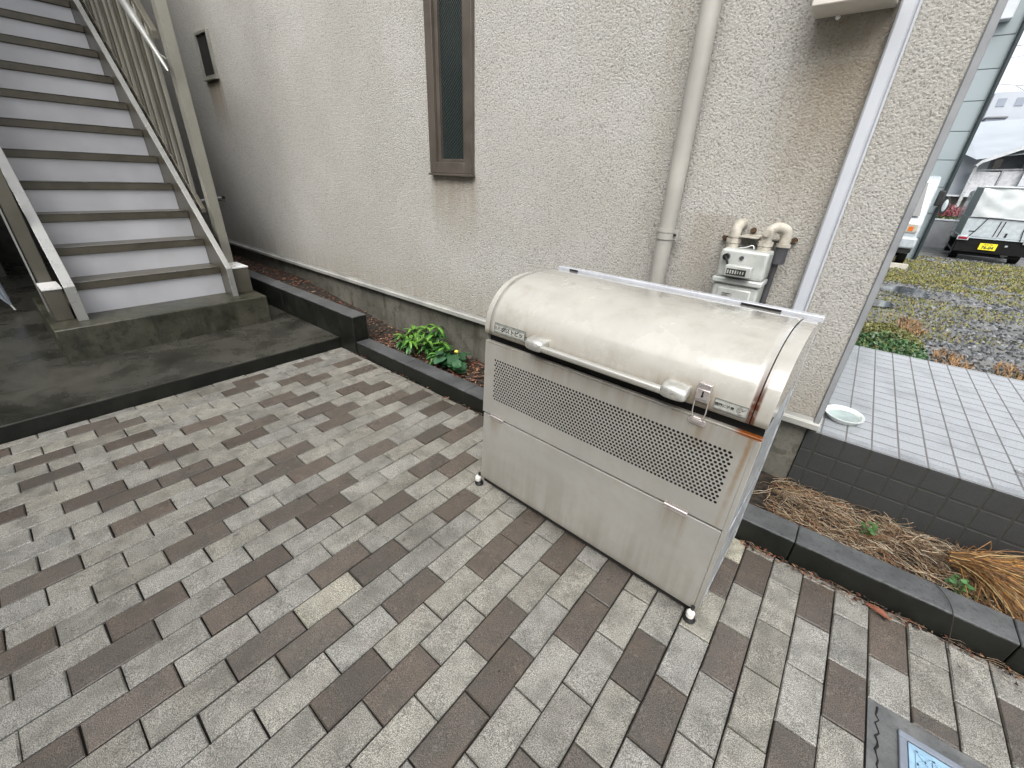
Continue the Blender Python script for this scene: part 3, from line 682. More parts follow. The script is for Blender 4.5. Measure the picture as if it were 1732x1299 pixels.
text('ステンレス製ゴミ収集庫', .0065, m_plate_l, n1, (-ww*.35, hh*.70, .0014), (0, 0, 0))
n2, ww, hh = plate_at(.876, .963, .757, .789, m_plate, 'caution_plate')
f = MB(); f.box(-ww+.003, ww-.003, -hh*.7, hh*.7, .00111, .0013); f.build('light_band', m_plate_l, n2)
frame_lines(n2, ww, hh, m_ink, .0012, .0005)
text('開閉に注意', .0100, m_ink, n2, (-ww*.36, -.001, .0014), (0, 0, 0), bold=.0003)
f = MB(); cx = ww*.60
for r0, a0, a1 in ((.0105, 90, 330), (.0075, 60, 300), (.0045, 0, 300)):
    pts = [(cx+r0*math.cos(R(a)), r0*math.sin(R(a)), .0015) for a in range(a0, a1, 20)]; f.tube(pts, .0005, 4)
f.tube([(cx-.004, -.004, .0015), (cx+.006, .003, .0015), (cx+.011, .008, .0015)], .0008, 4); f.build('pictogram', m_ink, n2)
# feet
m_foot = simple('foot_bolt_white', (.72, .71, .66), .35, var=.1)
for (fx, fy) in ((-.002, -.012), (1.0, -.012), (.01, BD-.03), (1.0, BD-.03)):
    ft = MB(); ft.lathe([(.020, -.0125), (.021, -.008), (.012, .007), (.006, .009), (.006, .05)], (fx, fy+.008 if fy < 0 else fy, .0015), 18); fo = ft.build('foot', m_black, DB, smooth=True)
    ft = MB(); ft.lathe([(.0085, 0), (.013, .004), (.0135, .022), (.009, .028)], (fx, fy, .009), 16); ft.build('foot_cap', m_foot, fo, smooth=True)
f = MB(); f.box(.012, BW-.012, .016, BD-.02, .004, .0335); f.build('under_bin_shade', m_dark, DB)  # near-black block painting the contact shadow below the bin

# ------------------------------------------------------------ porch, bowl, stop
f = MB(); f.box(.0785, 4.2, 2.081, 3.66, -.3, .348); 
po = MB(); po.add([(.1085, 2.079, .352), (4.2, 2.079, .352), (4.2, 3.66, .352), (.1085, 3.66, .352)], [(0, 1, 2, 3)])
pt = thing('tiled_porch', 'raised entrance porch with shiny pale floor tiles and dark tiled face', 'porch', (0, 0, 0))
f.build('porch_face', m_pface, pt); po.build('porch_floor', m_porch, pt)
f = MB()
xx = .126
while xx < 4.1:
    for i in range(4): f.box(xx+.006, min(xx+.0845, 4.1), 2.094+i*.011, 2.098+i*.011, .3521, .3536)
    xx += .0905
f.build('antislip_ridges', m_porch, pt)
bw = thing('plastic_dish', 'white oval plastic dish at the corner of the porch beside the wall', 'dish', (.192, 2.315, .352))
f = MB(); f.lathe([(.050, 0), (.060, .003), (.072, .024), (.079, .027), (.078, .030), (.069, .027), (.058, .012), (.034, .009)], (0, 0, .0), 40, sx=1, sy=1.15); f.build('dish', simple('dish_white', (.60, .64, .61), .25, var=.05), bw, smooth=True)
f = MB(); f.lathe([(.030, 0), (.061, .001), (.0615, .0015), (.03, .0018)], (0, 0, .014), 32, sx=1, sy=1.15); f.build('rainwater', simple('water_film', (.35, .42, .40), .03, var=.2), bw, smooth=True)
ds = thing('door_stop', 'small metal foot with black rubber end on the porch at the picture edge', 'door stop', (.79, 2.29, .352), R(-30))
f = MB(); f.box(-.03, .05, -.012, .012, 0, .012); f.build('bracket', m_galv, ds, bevel=.002)
f = MB(); f.cyl((0, 0, .012), (0, 0, .030), .013, n=16); f.build('rubber', m_black, ds, smooth=True)

# ------------------------------------------------------------ staircase
st = thing('metal_staircase', 'bronze and grey outdoor metal staircase climbing along the stucco wall', 'staircase', (-3.9, .75, .312))
SX, SZ = -3.9, .312
def SB(): return MB()
YA, YB = .29, 1.20; RUN, RISE, NX, NZ = .2065, .2033, -4.135, .533
NS = 16
def bx(f, x0, x1, y0, y1, z0, z1): f.box(x0-SX, x1-SX, y0-.75, y1-.75, z0-SZ, z1-SZ)
for i in range(NS):
    nx, nzt = NX-RUN*i, NZ+RISE*i
    f = SB(); bx(f, nx-RUN-.02, nx, YA+.002, YB-.002, nzt-.052, nzt); tr = f.build('tread', m_tread, st, bevel=.004)
    f = SB(); bx(f, nx-.016, nx+.003, YA+.01, YB-.01, nzt+.0004, nzt+.004); f.build('nosing', m_nose, tr, bevel=.001)
    zb = .3125 if i == 0 else nzt-RISE+.0005
    f = SB(); bx(f, nx-.030, nx-.018, YA+.002, YB-.002, zb, nzt-.053); f.build('riser', m_riser, st)
XT = NX-RUN*NS; zline = lambda X: .50+.985*(-3.95-X)
def strg(y0, y1, fy0, fy1, m_in):
    xt = XT; f = SB(); P3 = lambda X, z: (X-SX, z-SZ)
    # web plate
    low = lambda X: zline(X)-.40
    f.prism([P3(-4.0, .3125), P3(-4.0, zline(-4.0)-.01), P3(xt, zline(xt)-.01), P3(xt, low(xt)), P3(-4.55, low(-4.55)), P3(-4.32, .3125)], 'y', y0-.75, y1-.75)
    s1 = f.build('stringer', m_in, st, bevel=.002)
    f = SB(); top = [P3(-3.985, .3125), P3(-3.975, .3125), P3(-3.975, zline(-3.99)+.005), P3(xt, zline(xt)+.014), P3(xt, zline(xt)), P3(-3.985, zline(-3.99)-.006)]
    f.prism(top, 'y', fy0-.75, fy1-.75); f.build('flange', m_silver, s1, bevel=.0015)
strg(YB, YB+.008, YB-.004, YB+.036, m_olive)
strg(YA-.008, YA, YA-.052, YA+.004, m_olive)
for y0, y1, side in ((1.300, 1.372, 1), (.150, .222, -1)):
    f = SB(); bx(f, -4.39, -4.311, y0, y1, .3125, 5.6 if side > 0 else 5.6); pst = f.build('post', m_post if side > 0 else m_olive, st, bevel=.004)
    ya, yb = (1.262, 1.385) if side > 0 else (.142, .232)
    f = SB(); bx(f, -4.30, -4.06, ya, yb, .3125, .520); bs = f.build('post_base', m_olive, pst, bevel=.003)
    f = SB(); bx(f, -4.305, -4.055, ya-.004, yb+.004, .5205, .530); f.build('base_cap', m_cap, bs, bevel=.001)
    f = SB(); yo = y1+.006 if side > 0 else y0-.012; bx(f, -4.395, -4.36, yo-.004, yo+.006, .3125, 5.6); f.build('post_edge', m_silver, pst, bevel=.001)
# guard rails: upright balusters between the stringer and the sloping handrail
gr = SB(); hz_ = lambda X: zline(X)+1.16
for yy, sd in ((1.272, 1), (.186, -1)):
    k = 0; X = -4.50
    while X > XT+.2:
        f = SB(); bx(f, X-.030, X, yy-.012, yy+.012, zline(X)-.05, hz_(X)); f.build('baluster', (m_post, m_olive, m_post, m_tread, m_olive)[k % 5], st, bevel=.002); X -= .074; k += 1
    f = SB(); f.prism([(-4.392-SX, hz_(-4.392)-SZ), (-4.392-SX, hz_(-4.392)+.05-SZ), (XT-SX, hz_(XT)+.05-SZ), (XT-SX, hz_(XT)-SZ)], 'y', yy-.02-.75, yy+.02-.75); f.build('top_rail', m_olive, st, bevel=.003)
    f = SB(); f.prism([(-4.392-SX, zline(-4.392)+.0-SZ), (-4.392-SX, zline(-4.392)+.035-SZ), (XT-SX, zline(XT)+.035-SZ), (XT-SX, zline(XT)-SZ)], 'y', yy-.016-.75, yy+.016-.75); f.build('bottom_rail', m_olive, st, bevel=.003)
f = SB(); hy0 = 1.245
xa, za = -4.24, 1.89
f.tube([(xa-SX, hy0-.75, za-SZ), (xa-.02-SX, hy0-.75, za+.02-SZ), (xa-.40-SX, hy0-.75, za+.34-SZ), (xa-.66-SX, hy0-.75, za+.56-SZ), (xa-.69-SX, hy0-.75, za+.57-SZ), (xa-.71-SX, hy0-.75, za+.54-SZ)], [.006, .011, .026, .034, .030, .02], 16); hr = f.build('handrail', m_silver, st, smooth=True)
for q in (.15, .5):
    f = SB(); f.tube([(xa-q-SX, hy0-.75, za+q*.97-.02-SZ), (xa-q-SX, hy0+.05-.75, za+q*.97-.05-SZ)], .008, 8); f.build('bracket', m_silver, hr, smooth=True)
f = SB(); bx(f, XT-3.2, XT-.004, .10, 1.45, NZ+RISE*(NS-1)-.2, NZ+RISE*(NS-1)); f.build('landing', m_olive, st, bevel=.004)

# recess under the stairs, closed in by added walls and slab to darken it
wg = thing('shading_wing', 'added dark wing behind and beside the staircase, keeping the recess dark', 'building', (0, 0, 0))
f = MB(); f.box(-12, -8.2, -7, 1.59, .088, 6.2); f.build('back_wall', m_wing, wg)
f = MB(); f.box(-8.19, -5.2, -7, .10, 2.45, 2.70); f.build('shading_slab', m_wing, wg)
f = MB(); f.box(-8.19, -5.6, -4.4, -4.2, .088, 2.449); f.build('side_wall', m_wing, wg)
f = MB(); f.box(-8.19, -5.2, -7, .10, 2.702, 6.2); f.build('upper_wall', m_stucco, wg)
f = MB(); f.box(-7.6, -7.55, -2.6, .05, .25, .75); f.box(-7.7, -7.3, -2.6, .05, .088, .25); f.build('shoe_bench', simple('bench_dark', (.06, .06, .05), .5), wg)

# umbrella leaning under the stairs
um = thing('umbrella', 'closed clear vinyl umbrella with white tip leaning left of the staircase foot', 'umbrella', (-5.45, -.012, .12))
t_ = NT('clear_vinyl'); t_.col((.42, .46, .52)); t_.rough(.3)
um.rotation_euler = (R(13), 0, R(0))
f = MB(); f.tube([(0, 0, 0), (0, 0, .05)], .007, 10); f.build('tip', m_cap, um, smooth=True)
f = MB(); vs = []; n_ = 16; prf = [(.008, .05), (.026, .12), (.050, .25), (.070, .42), (.075, .58), (.05, .66)]
for r0, z in prf:
    for k in range(n_): rr = r0*(1 if k % 2 else .62); vs.append((math.cos(2*math.pi*k/n_+z*1.5)*rr, math.sin(2*math.pi*k/n_+z*1.5)*rr, z))
f.add(vs, [(i*n_+k, i*n_+(k+1) % n_, (i+1)*n_+(k+1) % n_, (i+1)*n_+k) for i in range(5) for k in range(n_)]); f.build('canopy', t_.m, um)
f = MB(); f.tube([(0, 0, .05), (0, 0, .74)], .005, 8); f.build('shaft', m_galv, um, smooth=True)
f = MB(); f.tube([(0, 0, .74), (0, 0, .84), (.01, 0, .865), (.035, 0, .875), (.055, 0, .86), (.06, 0, .83)], .010, 10); f.build('handle', m_cap, um, smooth=True)

# bicycle parked between stairs and wall
bk = thing('bicycle', 'dark bicycle parked behind the stair post with only its handlebar grip showing', 'bicycle', (-5.63, 1.50, .088), R(0))
def wheel(xc, nm):
    f = MB(); r0 = .27
    f.tube([(xc+r0*math.cos(2*math.pi*k/40), .0, r0+.012+r0*math.sin(2*math.pi*k/40)) for k in range(41)], .017, 8, cap=False); wh = f.build('wheel', m_tyre, bk, smooth=True)
    f = MB()
    for k in range(16): f.tube([(xc, .012*(-1)**k, r0+.012), (xc+.25*math.cos(2*math.pi*k/16), 0, r0+.012+.25*math.sin(2*math.pi*k/16))], .0012, 4)
    f.cyl((xc, -.035, r0+.012), (xc, .035, r0+.012), .018, n=10); f.build('spokes', m_galv, wh)
wheel(-.47, 'a'); wheel(.47, 'b')
f = MB()
for a, b in (((-.47, 0, .28), (-.10, 0, .25)), ((-.10, 0, .25), (-.20, 0, .62)), ((-.47, 0, .28), (-.18, 0, .58)), ((-.10, 0, .25), (.30, 0, .60)), ((-.19, 0, .56), (.29, 0, .68)), ((.29, 0, .70), (.47, 0, .28)), ((.29, 0, .70), (.26, 0, .86))): f.tube([a, b], .014, 8)
f.build('frame', m_black, bk, smooth=True)
f = MB(); f.blob((-.22, 0, .70), .12, .07, .035); f.build('saddle', m_black, bk, smooth=True)
f = MB(); f.tube(catmull([(.20, -.26, .90), (.25, -.15, .90), (.27, 0, .87), (.25, .15, .90), (.20, .26, .90)], 4), .011, 8); hb = f.build('handlebar', m_galv, bk, smooth=True)
for sg in (-1, 1):
    f = MB(); f.tube([(.215, .19*sg, .90), (.17, .30*sg, .90)], .017, 10); f.tube([(.25, .17*sg, .885), (.20, .29*sg, .865)], .005, 6); f.build('grip', m_black, hb, smooth=True)

# ------------------------------------------------------------ neighbouring buildings behind the camera (they shape the light)
ob = thing('opposite_building', 'pale rendered building across the paved yard behind the viewer', 'building', (0, 0, 0))
f = MB(); f.box(-12, 4.5, -9, -5.0, -.3, 5.5); f.build('wall', m_opp, ob)
f = MB(); f.box(-12.2, 4.7, -9.2, -4.75, 5.504, 5.65); f.build('roof_eave', m_housew, ob)
f = MB(); f.box(-1.2, .6, -5.01, -4.94, .9, 2.2); f.build('window', m_glassd, ob)

# ------------------------------------------------------------ parking lot behind the porch
lotz = lambda y: -.012-.0188*(y-3.7) if y < 17 else -.262-.002*(y-17)
def lot_h(x, y): return lotz(y)+.018*noise.noise(Vector((x*1.3, y*1.3, 0)))+.008*noise.noise(Vector((x*6, y*6, 5)))
mb = MB(); vs = []; fs = []; nx_, ny_ = 60, 150
for j in range(ny_+1):
    y = 3.662+(18.5-3.662)*j/ny_
    for i in range(nx_+1): x = -3+12*i/nx_; vs.append((x, y, lot_h(x, y)))
for j in range(ny_):
    for i in range(nx_): a = j*(nx_+1)+i; fs.append((a, a+1, a+nx_+2, a+nx_+1))
mb.add(vs, fs); tag(mb.build('parking_lot', m_gravel_base, smooth=True, angle=180), kind='structure')
rg = random.Random(11)
def in_view(x, y): a = math.degrees(math.atan2(x, y)); return 1.2 < a < 15
st_ = MB()
cnt = 0
while cnt < 11500:
    y = 3.7+13.5*(rg.random()**1.5); x = y*math.tan(R(rg.uniform(.8, 20)))
    s_ = rg.uniform(.008, .024)*(1+.03*y)
    gm_ = noise.noise(Vector((x*.8+3, y*.8, 9)))
    if gm_ < -.12 and rg.random() < .7: continue
    z = lot_h(x, y); v = rg.choice([.025, .045, .08, .13, .19, .30])*rg.uniform(.8, 1.2); c = (v*.96, v, v*1.06)
    a = rg.uniform(0, 6.28); pts = []
    for k in range(5): q = s_*rg.uniform(.6, 1.1); pts.append((x+q*math.cos(a+k*1.256), y+q*math.sin(a+k*1.256)))
    h = s_*rg.uniform(.35, .8)
    vv = [(px_, py_, z-.004) for px_, py_ in pts]+[(x+(px_-x)*.6, y+(py_-y)*.6, z+h) for px_, py_ in pts]
    st_.add(vv, [(k, (k+1) % 5, 5+(k+1) % 5, 5+k) for k in range(5)]+[(5, 6, 7, 8, 9)], c); cnt += 1
tag(st_.build('gravel', m_stone, fixn=False), 'loose grey wet gravel over the parking lot', 'gravel', kind='stuff')
def blade(f, x, y, z, h, wd, c, lean, rnd):
    a = rnd.uniform(0, 6.28); dx, dy = math.cos(a), math.sin(a); px_, py_ = -dy*wd, dx*wd; l = lean*h
    f.add([(x-px_, y-py_, z), (x+px_, y+py_, z), (x+dx*l*.4+px_*.7, y+dy*l*.4+py_*.7, z+h*.6), (x+dx*l*.4-px_*.7, y+dy*l*.4-py_*.7, z+h*.6), (x+dx*l, y+dy*l, z+h*(1-.25*lean))], [(0, 1, 2, 3), (3, 2, 4)], c)
gs = MB()
for i in range(33000):
    far = rg.random() < .55
    if far: y = rg.uniform(10.2, 16.8)
    else: y = 3.75+8*rg.random()
    x = y*math.tan(R(rg.uniform(.8, 20)))
    gm_ = -.06+noise.noise(Vector((x*.8+3, y*.8, 9)))+.4*noise.noise(Vector((x*3, y*3, 2)))
    if not far and gm_ > .02: continue
    if far and gm_ > .35: continue
    v = rg.uniform(.7, 1.3); c = (.21*v, .22*v, .05*v) if rg.random() < .75 else (.30*v, .22*v, .08*v)
    blade(gs, x, y, lot_h(x, y)-.003, rg.uniform(.015, .04)*(1.3 if far else 1), .004+.0006*y, c, rg.uniform(.3, 1), rg)
tag(gs.build('mossy_grass', m_straw, fixn=False), 'short mossy yellow green grass between the gravel', 'grass', kind='stuff')
wd = MB()
for i in range(5200):
    a = rg.uniform(0, 6.28); q = math.sqrt(rg.random())
    x = .52+math.cos(a)*q*.30; y = 5.35+math.sin(a)*q*1.15
    hh_ = (.085*(1-q*q)+.012)*(.6+.9*abs(noise.noise(Vector((x*9, y*4, 4))))); z = lot_h(x, y)+hh_*rg.random(); s_ = rg.uniform(.010, .026); n0 = Vector((rg.uniform(-1, 1), rg.uniform(-1, 1), rg.uniform(.3, 1))).normalized(); u = n0.orthogonal().normalized(); u.rotate(Matrix.Rotation(rg.uniform(0, 6.28), 3, n0)); w_ = n0.cross(u)
    v = rg.uniform(.6, 1.35); c = (.055*v, .14*v, .04*v) if (y < 5.6 and rg.random() < .85) else (.17*v, .17*v, .045*v)
    p0 = Vector((x, y, z)); wd.add([p0-u*s_, p0+w_*s_*.5, p0+u*s_, p0-w_*s_*.5], [(0, 1, 2, 3)], c)
tag(wd.build('weed_mound', m_leaf, fixn=False), 'dense low green weeds growing behind the porch by the wall', 'weeds', kind='stuff')
br = MB()
for i in range(700):
    a = rg.uniform(0, 6.28); q = math.sqrt(rg.random()); cx, cy = ((.98, 5.15), (1.35, 5.05), (.75, 6.5))[i % 3]
    x = cx+math.cos(a)*q*.13; y = cy+math.sin(a)*q*.45; v = rg.uniform(.5, 1.3)
    blade(br, x, y, lot_h(x, y), rg.uniform(.03, .09), .006, (.30*v, .17*v, .07*v), rg.uniform(.7, 1.4), rg)
tag(br.build('dead_weeds', m_straw, fixn=False), 'orange brown withered weeds scattered in the gravel', 'dead weeds', kind='stuff')

m_pud = simple('puddle_water', (.05, .055, .06), .04, var=.1)
f = MB()
for cx, cy, rx, ry in ((.78, 9.2, .33, .5), (.42, 7.7, .22, .25)):
    n_ = 28; f.add([(cx+rx*math.cos(2*math.pi*k/n_)*(1+.3*noise.noise(Vector((k*.5, cx, 1)))), cy+ry*math.sin(2*math.pi*k/n_)*(1+.3*noise.noise(Vector((k*.5, cx, 4)))), lotz(cy)+.022) for k in range(n_)], [tuple(range(n_))])
tag(f.build('puddles', m_pud), kind='structure')
# ------------------------------------------------------------ planter vegetation
def leaf(f, base, dirv, ln, wdt, c, droop=.5, nseg=6, shape='lance', roll=0):
    base = Vector(base); d0 = Vector(dirv).normalized(); side = d0.cross(Vector((0, 0, 1))).normalized()
    if side.length < .1: side = Vector((1, 0, 0))
    vs = []; fs = []; p = base.copy(); dd = d0.copy()
    for i in range(nseg+1):
        t_ = i/nseg
        wq = wdt*(math.sin(math.pi*min(1, t_*.92+.06))**.8 if shape == 'lance' else 1)
        upv = side.cross(dd).normalized()
        vs += [p-side*wq+upv*wq*.35, p.copy(), p+side*wq+upv*wq*.35]
        p = p+dd*(ln/nseg); dd = (dd+Vector((0, 0, -droop/nseg*1.6))).normalized()
    for i in range(nseg): a = i*3; fs += [(a, a+1, a+4, a+3), (a+1, a+2, a+5, a+4)]
    f.add(vs, fs, c)
rp = random.Random(5)
pl1 = thing('leafy_plant', 'bright green bushy plant with drooping pointed leaves in the planter bed by the wall', 'plant', (-2.36, 1.86, .055))
f = MB(); s_ = MB()
for cx, cy, hh_ in ((-.10, .02, .17), (0, .05, .20), (.10, -.02, .15), (-.02, -.08, .14), (.17, .06, .13), (-.17, -.03, .12), (.24, -.04, .10), (.08, .10, .22)):
    s_.tube([(cx*.6, cy*.6, 0), (cx, cy, hh_)], .004, 6)
    for k in range(34):
        a = k*2.4+rp.uniform(-.3, .3); el = rp.uniform(-.1, .9); v = rp.uniform(.55, 1.35); z = hh_*rp.uniform(.45, 1.05)
        young = z > hh_*.85; c = (.12*v, .28*v, .035*v) if young else (.045*v, .16*v, .03*v)
        leaf(f, (cx, cy, z), (math.cos(a)*math.cos(el), math.sin(a)*math.cos(el), math.sin(el)), rp.uniform(.06, .11), rp.uniform(.009, .015), c, rp.uniform(.6, 1.4))
f.build('foliage', m_leaf, pl1, fixn=False, smooth=True, angle=60); s_.build('stem', m_leaf if False else simple('stem_green', (.10, .18, .05), .6), pl1)
pl2 = thing('leopard_plant', 'round leaved dark green plant with one small yellow flower beside the bushy plant', 'plant', (-1.98, 1.86, .055))
f = MB(); s_ = MB()
for k in range(34):
    a = rp.uniform(0, 6.28); q = rp.uniform(.02, .17); h0 = rp.uniform(.05, .15)*(1.15-q*2); x, y = math.cos(a)*q*1.25, math.sin(a)*q*.8; r0 = rp.uniform(.028, .056)
    s_.tube([(x*.3, y*.3, 0), (x*.7, y*.7, h0*.8), (x, y, h0)], .002, 5)
    n0 = Vector((math.cos(a)*rp.uniform(.1, .7), math.sin(a)*rp.uniform(.1, .7)-.15, 1)).normalized(); u = n0.orthogonal().normalized(); w_ = n0.cross(u); v = rp.uniform(.6, 1.4)
    c = (.02*v, .085*v, .028*v) if rp.random() < .75 else (.06*v, .16*v, .08*v)
    P0 = Vector((x, y, h0)); vs = [P0-n0*.006]; m_ = 14
    for k2 in range(m_): aa = 2*math.pi*k2/m_; rr = r0*(1+.07*math.cos(5*aa))*(.55 if k2 == 0 else 1); vs.append(P0+(u*math.cos(aa)+w_*math.sin(aa))*rr+n0*.004*math.sin(3*aa))
    f.add(vs, [(0, 1+k2, 1+(k2+1) % m_) for k2 in range(m_)], c)
f.build('foliage', m_leaf, pl2, fixn=False, smooth=True, angle=60); s_.build('stem', bpy.data.materials['stem_green'], pl2)
f = MB()
for k in range(9):
    a = k*.7; f.add([(0.055, -.03, .168), (.055+.022*math.cos(a), -.03+.022*math.sin(a), .172), (.055+.022*math.cos(a+.35), -.03+.022*math.sin(a+.35), .166)], [(0, 1, 2)])
f.tube([(.04, -.01, 0), (.055, -.03, .168)], .0018, 5); f.blob((.055, -.03, .17), .005, .005, .004); f.build('flower', simple('flower_yellow', (.80, .70, .10), .5, var=.1), pl2)
def sprig(x, y, z, lab, n=14, s=1):
    o = thing('seedling', lab, 'seedling', (x, y, z), group='seedlings in the planter straw'); f = MB()
    for k in range(n):
        a = rp.uniform(0, 6.28); q = rp.uniform(.0, .045)*s; v = rp.uniform(.8, 1.4); P0 = Vector((math.cos(a)*q, math.sin(a)*q*.8, rp.uniform(.01, .05)*s)); n0 = Vector((rp.uniform(-.4, .4), rp.uniform(-.4, .4), 1)).normalized(); u = n0.orthogonal().normalized(); w_ = n0.cross(u); r0 = rp.uniform(.006, .011)*s
        f.add([P0+(u*math.cos(2*math.pi*i/8)+w_*math.sin(2*math.pi*i/8))*r0 for i in range(8)], [tuple(range(8))], (.06*v, .15*v, .045*v))
        f.tube([(0, 0, -.02), P0-n0*.002], .0012, 4, (.12, .2, .06))
    f.build('leaves', m_leaf, o, fixn=False)
sprig(.395, 1.885, .085, 'small green seedling poking through the straw nearest the bin', 14)
sprig(.655, 1.775, .08, 'small green seedling low beside the orange dead grass clump', 14)

# straw heap, dead clump, fallen leaves
def straw(f, n, x0, x1, y0, y1, z0, z1, ln, r, cols, rnd, dirx=None, zf=None):
    for i in range(n):
        x, y = rnd.uniform(x0, x1), rnd.uniform(y0, y1); z = rnd.uniform(z0, z1)+(zf(x, y) if zf else 0); a = rnd.uniform(0, 6.28) if dirx is None else rnd.gauss(*dirx)
        l = rnd.uniform(.4, 1)*ln; pts = []; cur = rnd.uniform(-2.5, 2.5)
        for k in range(5):
            pts.append((x, min(y, 2.075), z+rnd.uniform(-.003, .003))); x += math.cos(a)*l/4; y += math.sin(a)*l/4; a += cur*l; z += rnd.uniform(-.008, .006)
        v = rnd.uniform(.6, 1.25); c = rnd.choice(cols); f.tube(pts, rnd.uniform(.6, 1.2)*r, 3, tuple(q*v for q in c), cap=False)
rs = random.Random(21); f = MB()
mound = lambda x, y: .030*math.exp(-((y-1.92)/.12)**2)*(.6+.8*noise.noise(Vector((x*7, y*7, 0))))
COLS = [(.34, .24, .14), (.46, .36, .24), (.22, .14, .08), (.26, .12, .05), (.50, .42, .30), (.10, .07, .045)]
straw(f, 2300, .02, 1.0, 1.735, 2.06, .055, .075, .11, .0011, COLS, rs, (-.25, .8), mound)
straw(f, 500, .9, 2.4, 1.735, 2.06, .05, .075, .16, .0014, COLS, rs)
tag(f.build('straw_litter', m_straw, fixn=False), 'tangled dry brown straw covering the planter bed right of the bin', 'straw', kind='stuff')
dc = thing('dead_grass_clump', 'orange dried ornamental grass clump fanning right over the planter bed', 'dead grass', (.66, 1.935, .07))
f = MB()
for i in range(560):
    a = rs.gauss(-.16, .40); l = rs.uniform(.14, .42); x, y, z = rs.uniform(-.03, .02), rs.uniform(-.03, .03), rs.uniform(0, .035); el = rs.uniform(.1, .75); pts = []
    for k in range(6):
        y = max(y, -.205+rs.uniform(-.012, .03)); pts.append((x, min(y, .135), z)); a += rs.uniform(-.28, .28); x += math.cos(a)*l/5; y += math.sin(a)*l/5; z += math.sin(el)*l/5; el -= rs.uniform(.2, .6); z = max(z, .0)
    v = rs.uniform(.6, 1.25); c = rs.choice([(.50, .26, .08), (.42, .20, .05), (.58, .42, .20), (.26, .13, .05), (.16, .09, .04)]); f.tube(pts, .0017, 3, tuple(q*v for q in c), cap=False)
f.build('blades', m_straw, dc, fixn=False)
tf = MB()
for i in range(260):
    a = rs.uniform(0, 6.28); x, y = .62+rs.gauss(0, .035)-.66, 1.90+rs.gauss(0, .035)-1.935; blade(tf, x, y, -.01, rs.uniform(.02, .06), .0015, (.07, .055, .035), 1, rs)
tf.build('crown', m_straw, dc, fixn=False)
def litter(f, n, x0, x1, y0, y1, z, cols, rnd, s=(.008, .02)):
    for i in range(n):
        x, y = rnd.uniform(x0, x1), rnd.uniform(y0, y1); a = rnd.uniform(0, 6.28); l = rnd.uniform(*s); wq = l*rnd.uniform(.3, .6); c = rnd.choice(cols); v = rnd.uniform(.6, 1.3)
        u = Vector((math.cos(a), math.sin(a), rnd.uniform(-.4, .4))); q = Vector((-math.sin(a), math.cos(a), rnd.uniform(-.5, .5))); P0 = Vector((x, y, z+rnd.uniform(0, .012)))
        f.add([P0-u*l, P0+q*wq, P0+u*l, P0-q*wq, P0+Vector((0, 0, l*.3))], [(0, 1, 4), (1, 2, 4), (2, 3, 4), (3, 0, 4)], tuple(k*v for k in c))
LC = [(.16, .045, .025), (.24, .10, .05), (.10, .035, .02), (.30, .18, .10), (.06, .03, .02)]
f = MB(); litter(f, 1500, -2.85, -.3, 1.73, 2.08, .065, LC, rs); 
for q in range(14): litter(f, 60, -2.85-q*.25-.25, -2.85-q*.25, 1.78, 2.085, .06+soil_rise(-2.97-q*.25), LC+[(.2, .07, .03)], rs)
straw(f, 260, -2.85, -.6, 1.74, 2.06, .06, .075, .09, .0010, [(.30, .2, .12), (.45, .35, .25)], rs)
tag(f.build('leaf_litter', m_straw, fixn=False), 'reddish brown fallen leaves and twigs on the planter soil', 'leaf litter', kind='stuff')
f = MB()
for i in range(420):
    x = rs.choice([rs.uniform(-2.9, -1.0), rs.uniform(.0, 1.1), rs.uniform(.0, 1.1)]); y = 1.603-abs(rs.gauss(0, .016))
    litter(f, 1, x, x+.001, y-.004, y, .001, LC+[(.03, .02, .015)]*4, rs, (.004, .013))
straw(f, 60, .0, 1.0, 1.57, 1.60, .004, .012, .10, .0009, [(.2, .12, .07), (.35, .25, .16)], rs, (0, .25))
straw(f, 26, -2.6, -1.1, 1.56, 1.595, .003, .008, .06, .0009, [(.3, .24, .16)], rs, (0, .5))
tag(f.build('kerb_debris', m_straw, fixn=False), 'thin line of dead leaves and twigs along the kerb foot', 'debris', kind='stuff')
lf = MB(); leaf(lf, (.415, 1.575, .006), (1, -.35, .25), .075, .014, (.26, .09, .05), .3); o = lf.build('fallen_leaf', m_straw, fixn=False, smooth=True); tag(o, 'large curled reddish leaf lying at the kerb foot', 'leaf')
tw = MB(); tw.tube(catmull([(.575, 1.72, .108), (.60, 1.66, .112), (.612, 1.602, .104), (.625, 1.585, .05), (.635, 1.55, .004), (.66, 1.50, .002)], 4), .0013, 5); tag(tw.build('twig', simple('twig_dark', (.03, .02, .015), .7)), 'thin dark twig hanging over the kerb onto the paving', 'twig')

# ------------------------------------------------------------ vehicles
TX, TY = 2.02, 17.0; TZ = lotz(17)
tk = thing('small_truck', 'small white flatbed truck with white tarpaulin, ropes and yellow plate, seen from behind', 'truck', (TX, TY, TZ), R(-2))
W = 1.40
f = MB(); f.box(0, W, .05, 1.95, .60, .64); f.box(0, W, 0, .035, .62, 1.12); bd = f.build('tailgate', m_carw, tk, bevel=.012)
for x in (.28, .72, .98, .4): pass
for a_ in (0, W-.03): f = MB(); f.box(a_, a_+.03, .036, 1.95, .64, 1.10); f.build('side_board', m_greyg, tk, bevel=.006)
f = MB(); f.box(.02, W-.02, -.02, .05, .60, .619); f.box(-.01, W+.01, -.03, .03, .585, .600); f.build('sill', m_carw, tk)
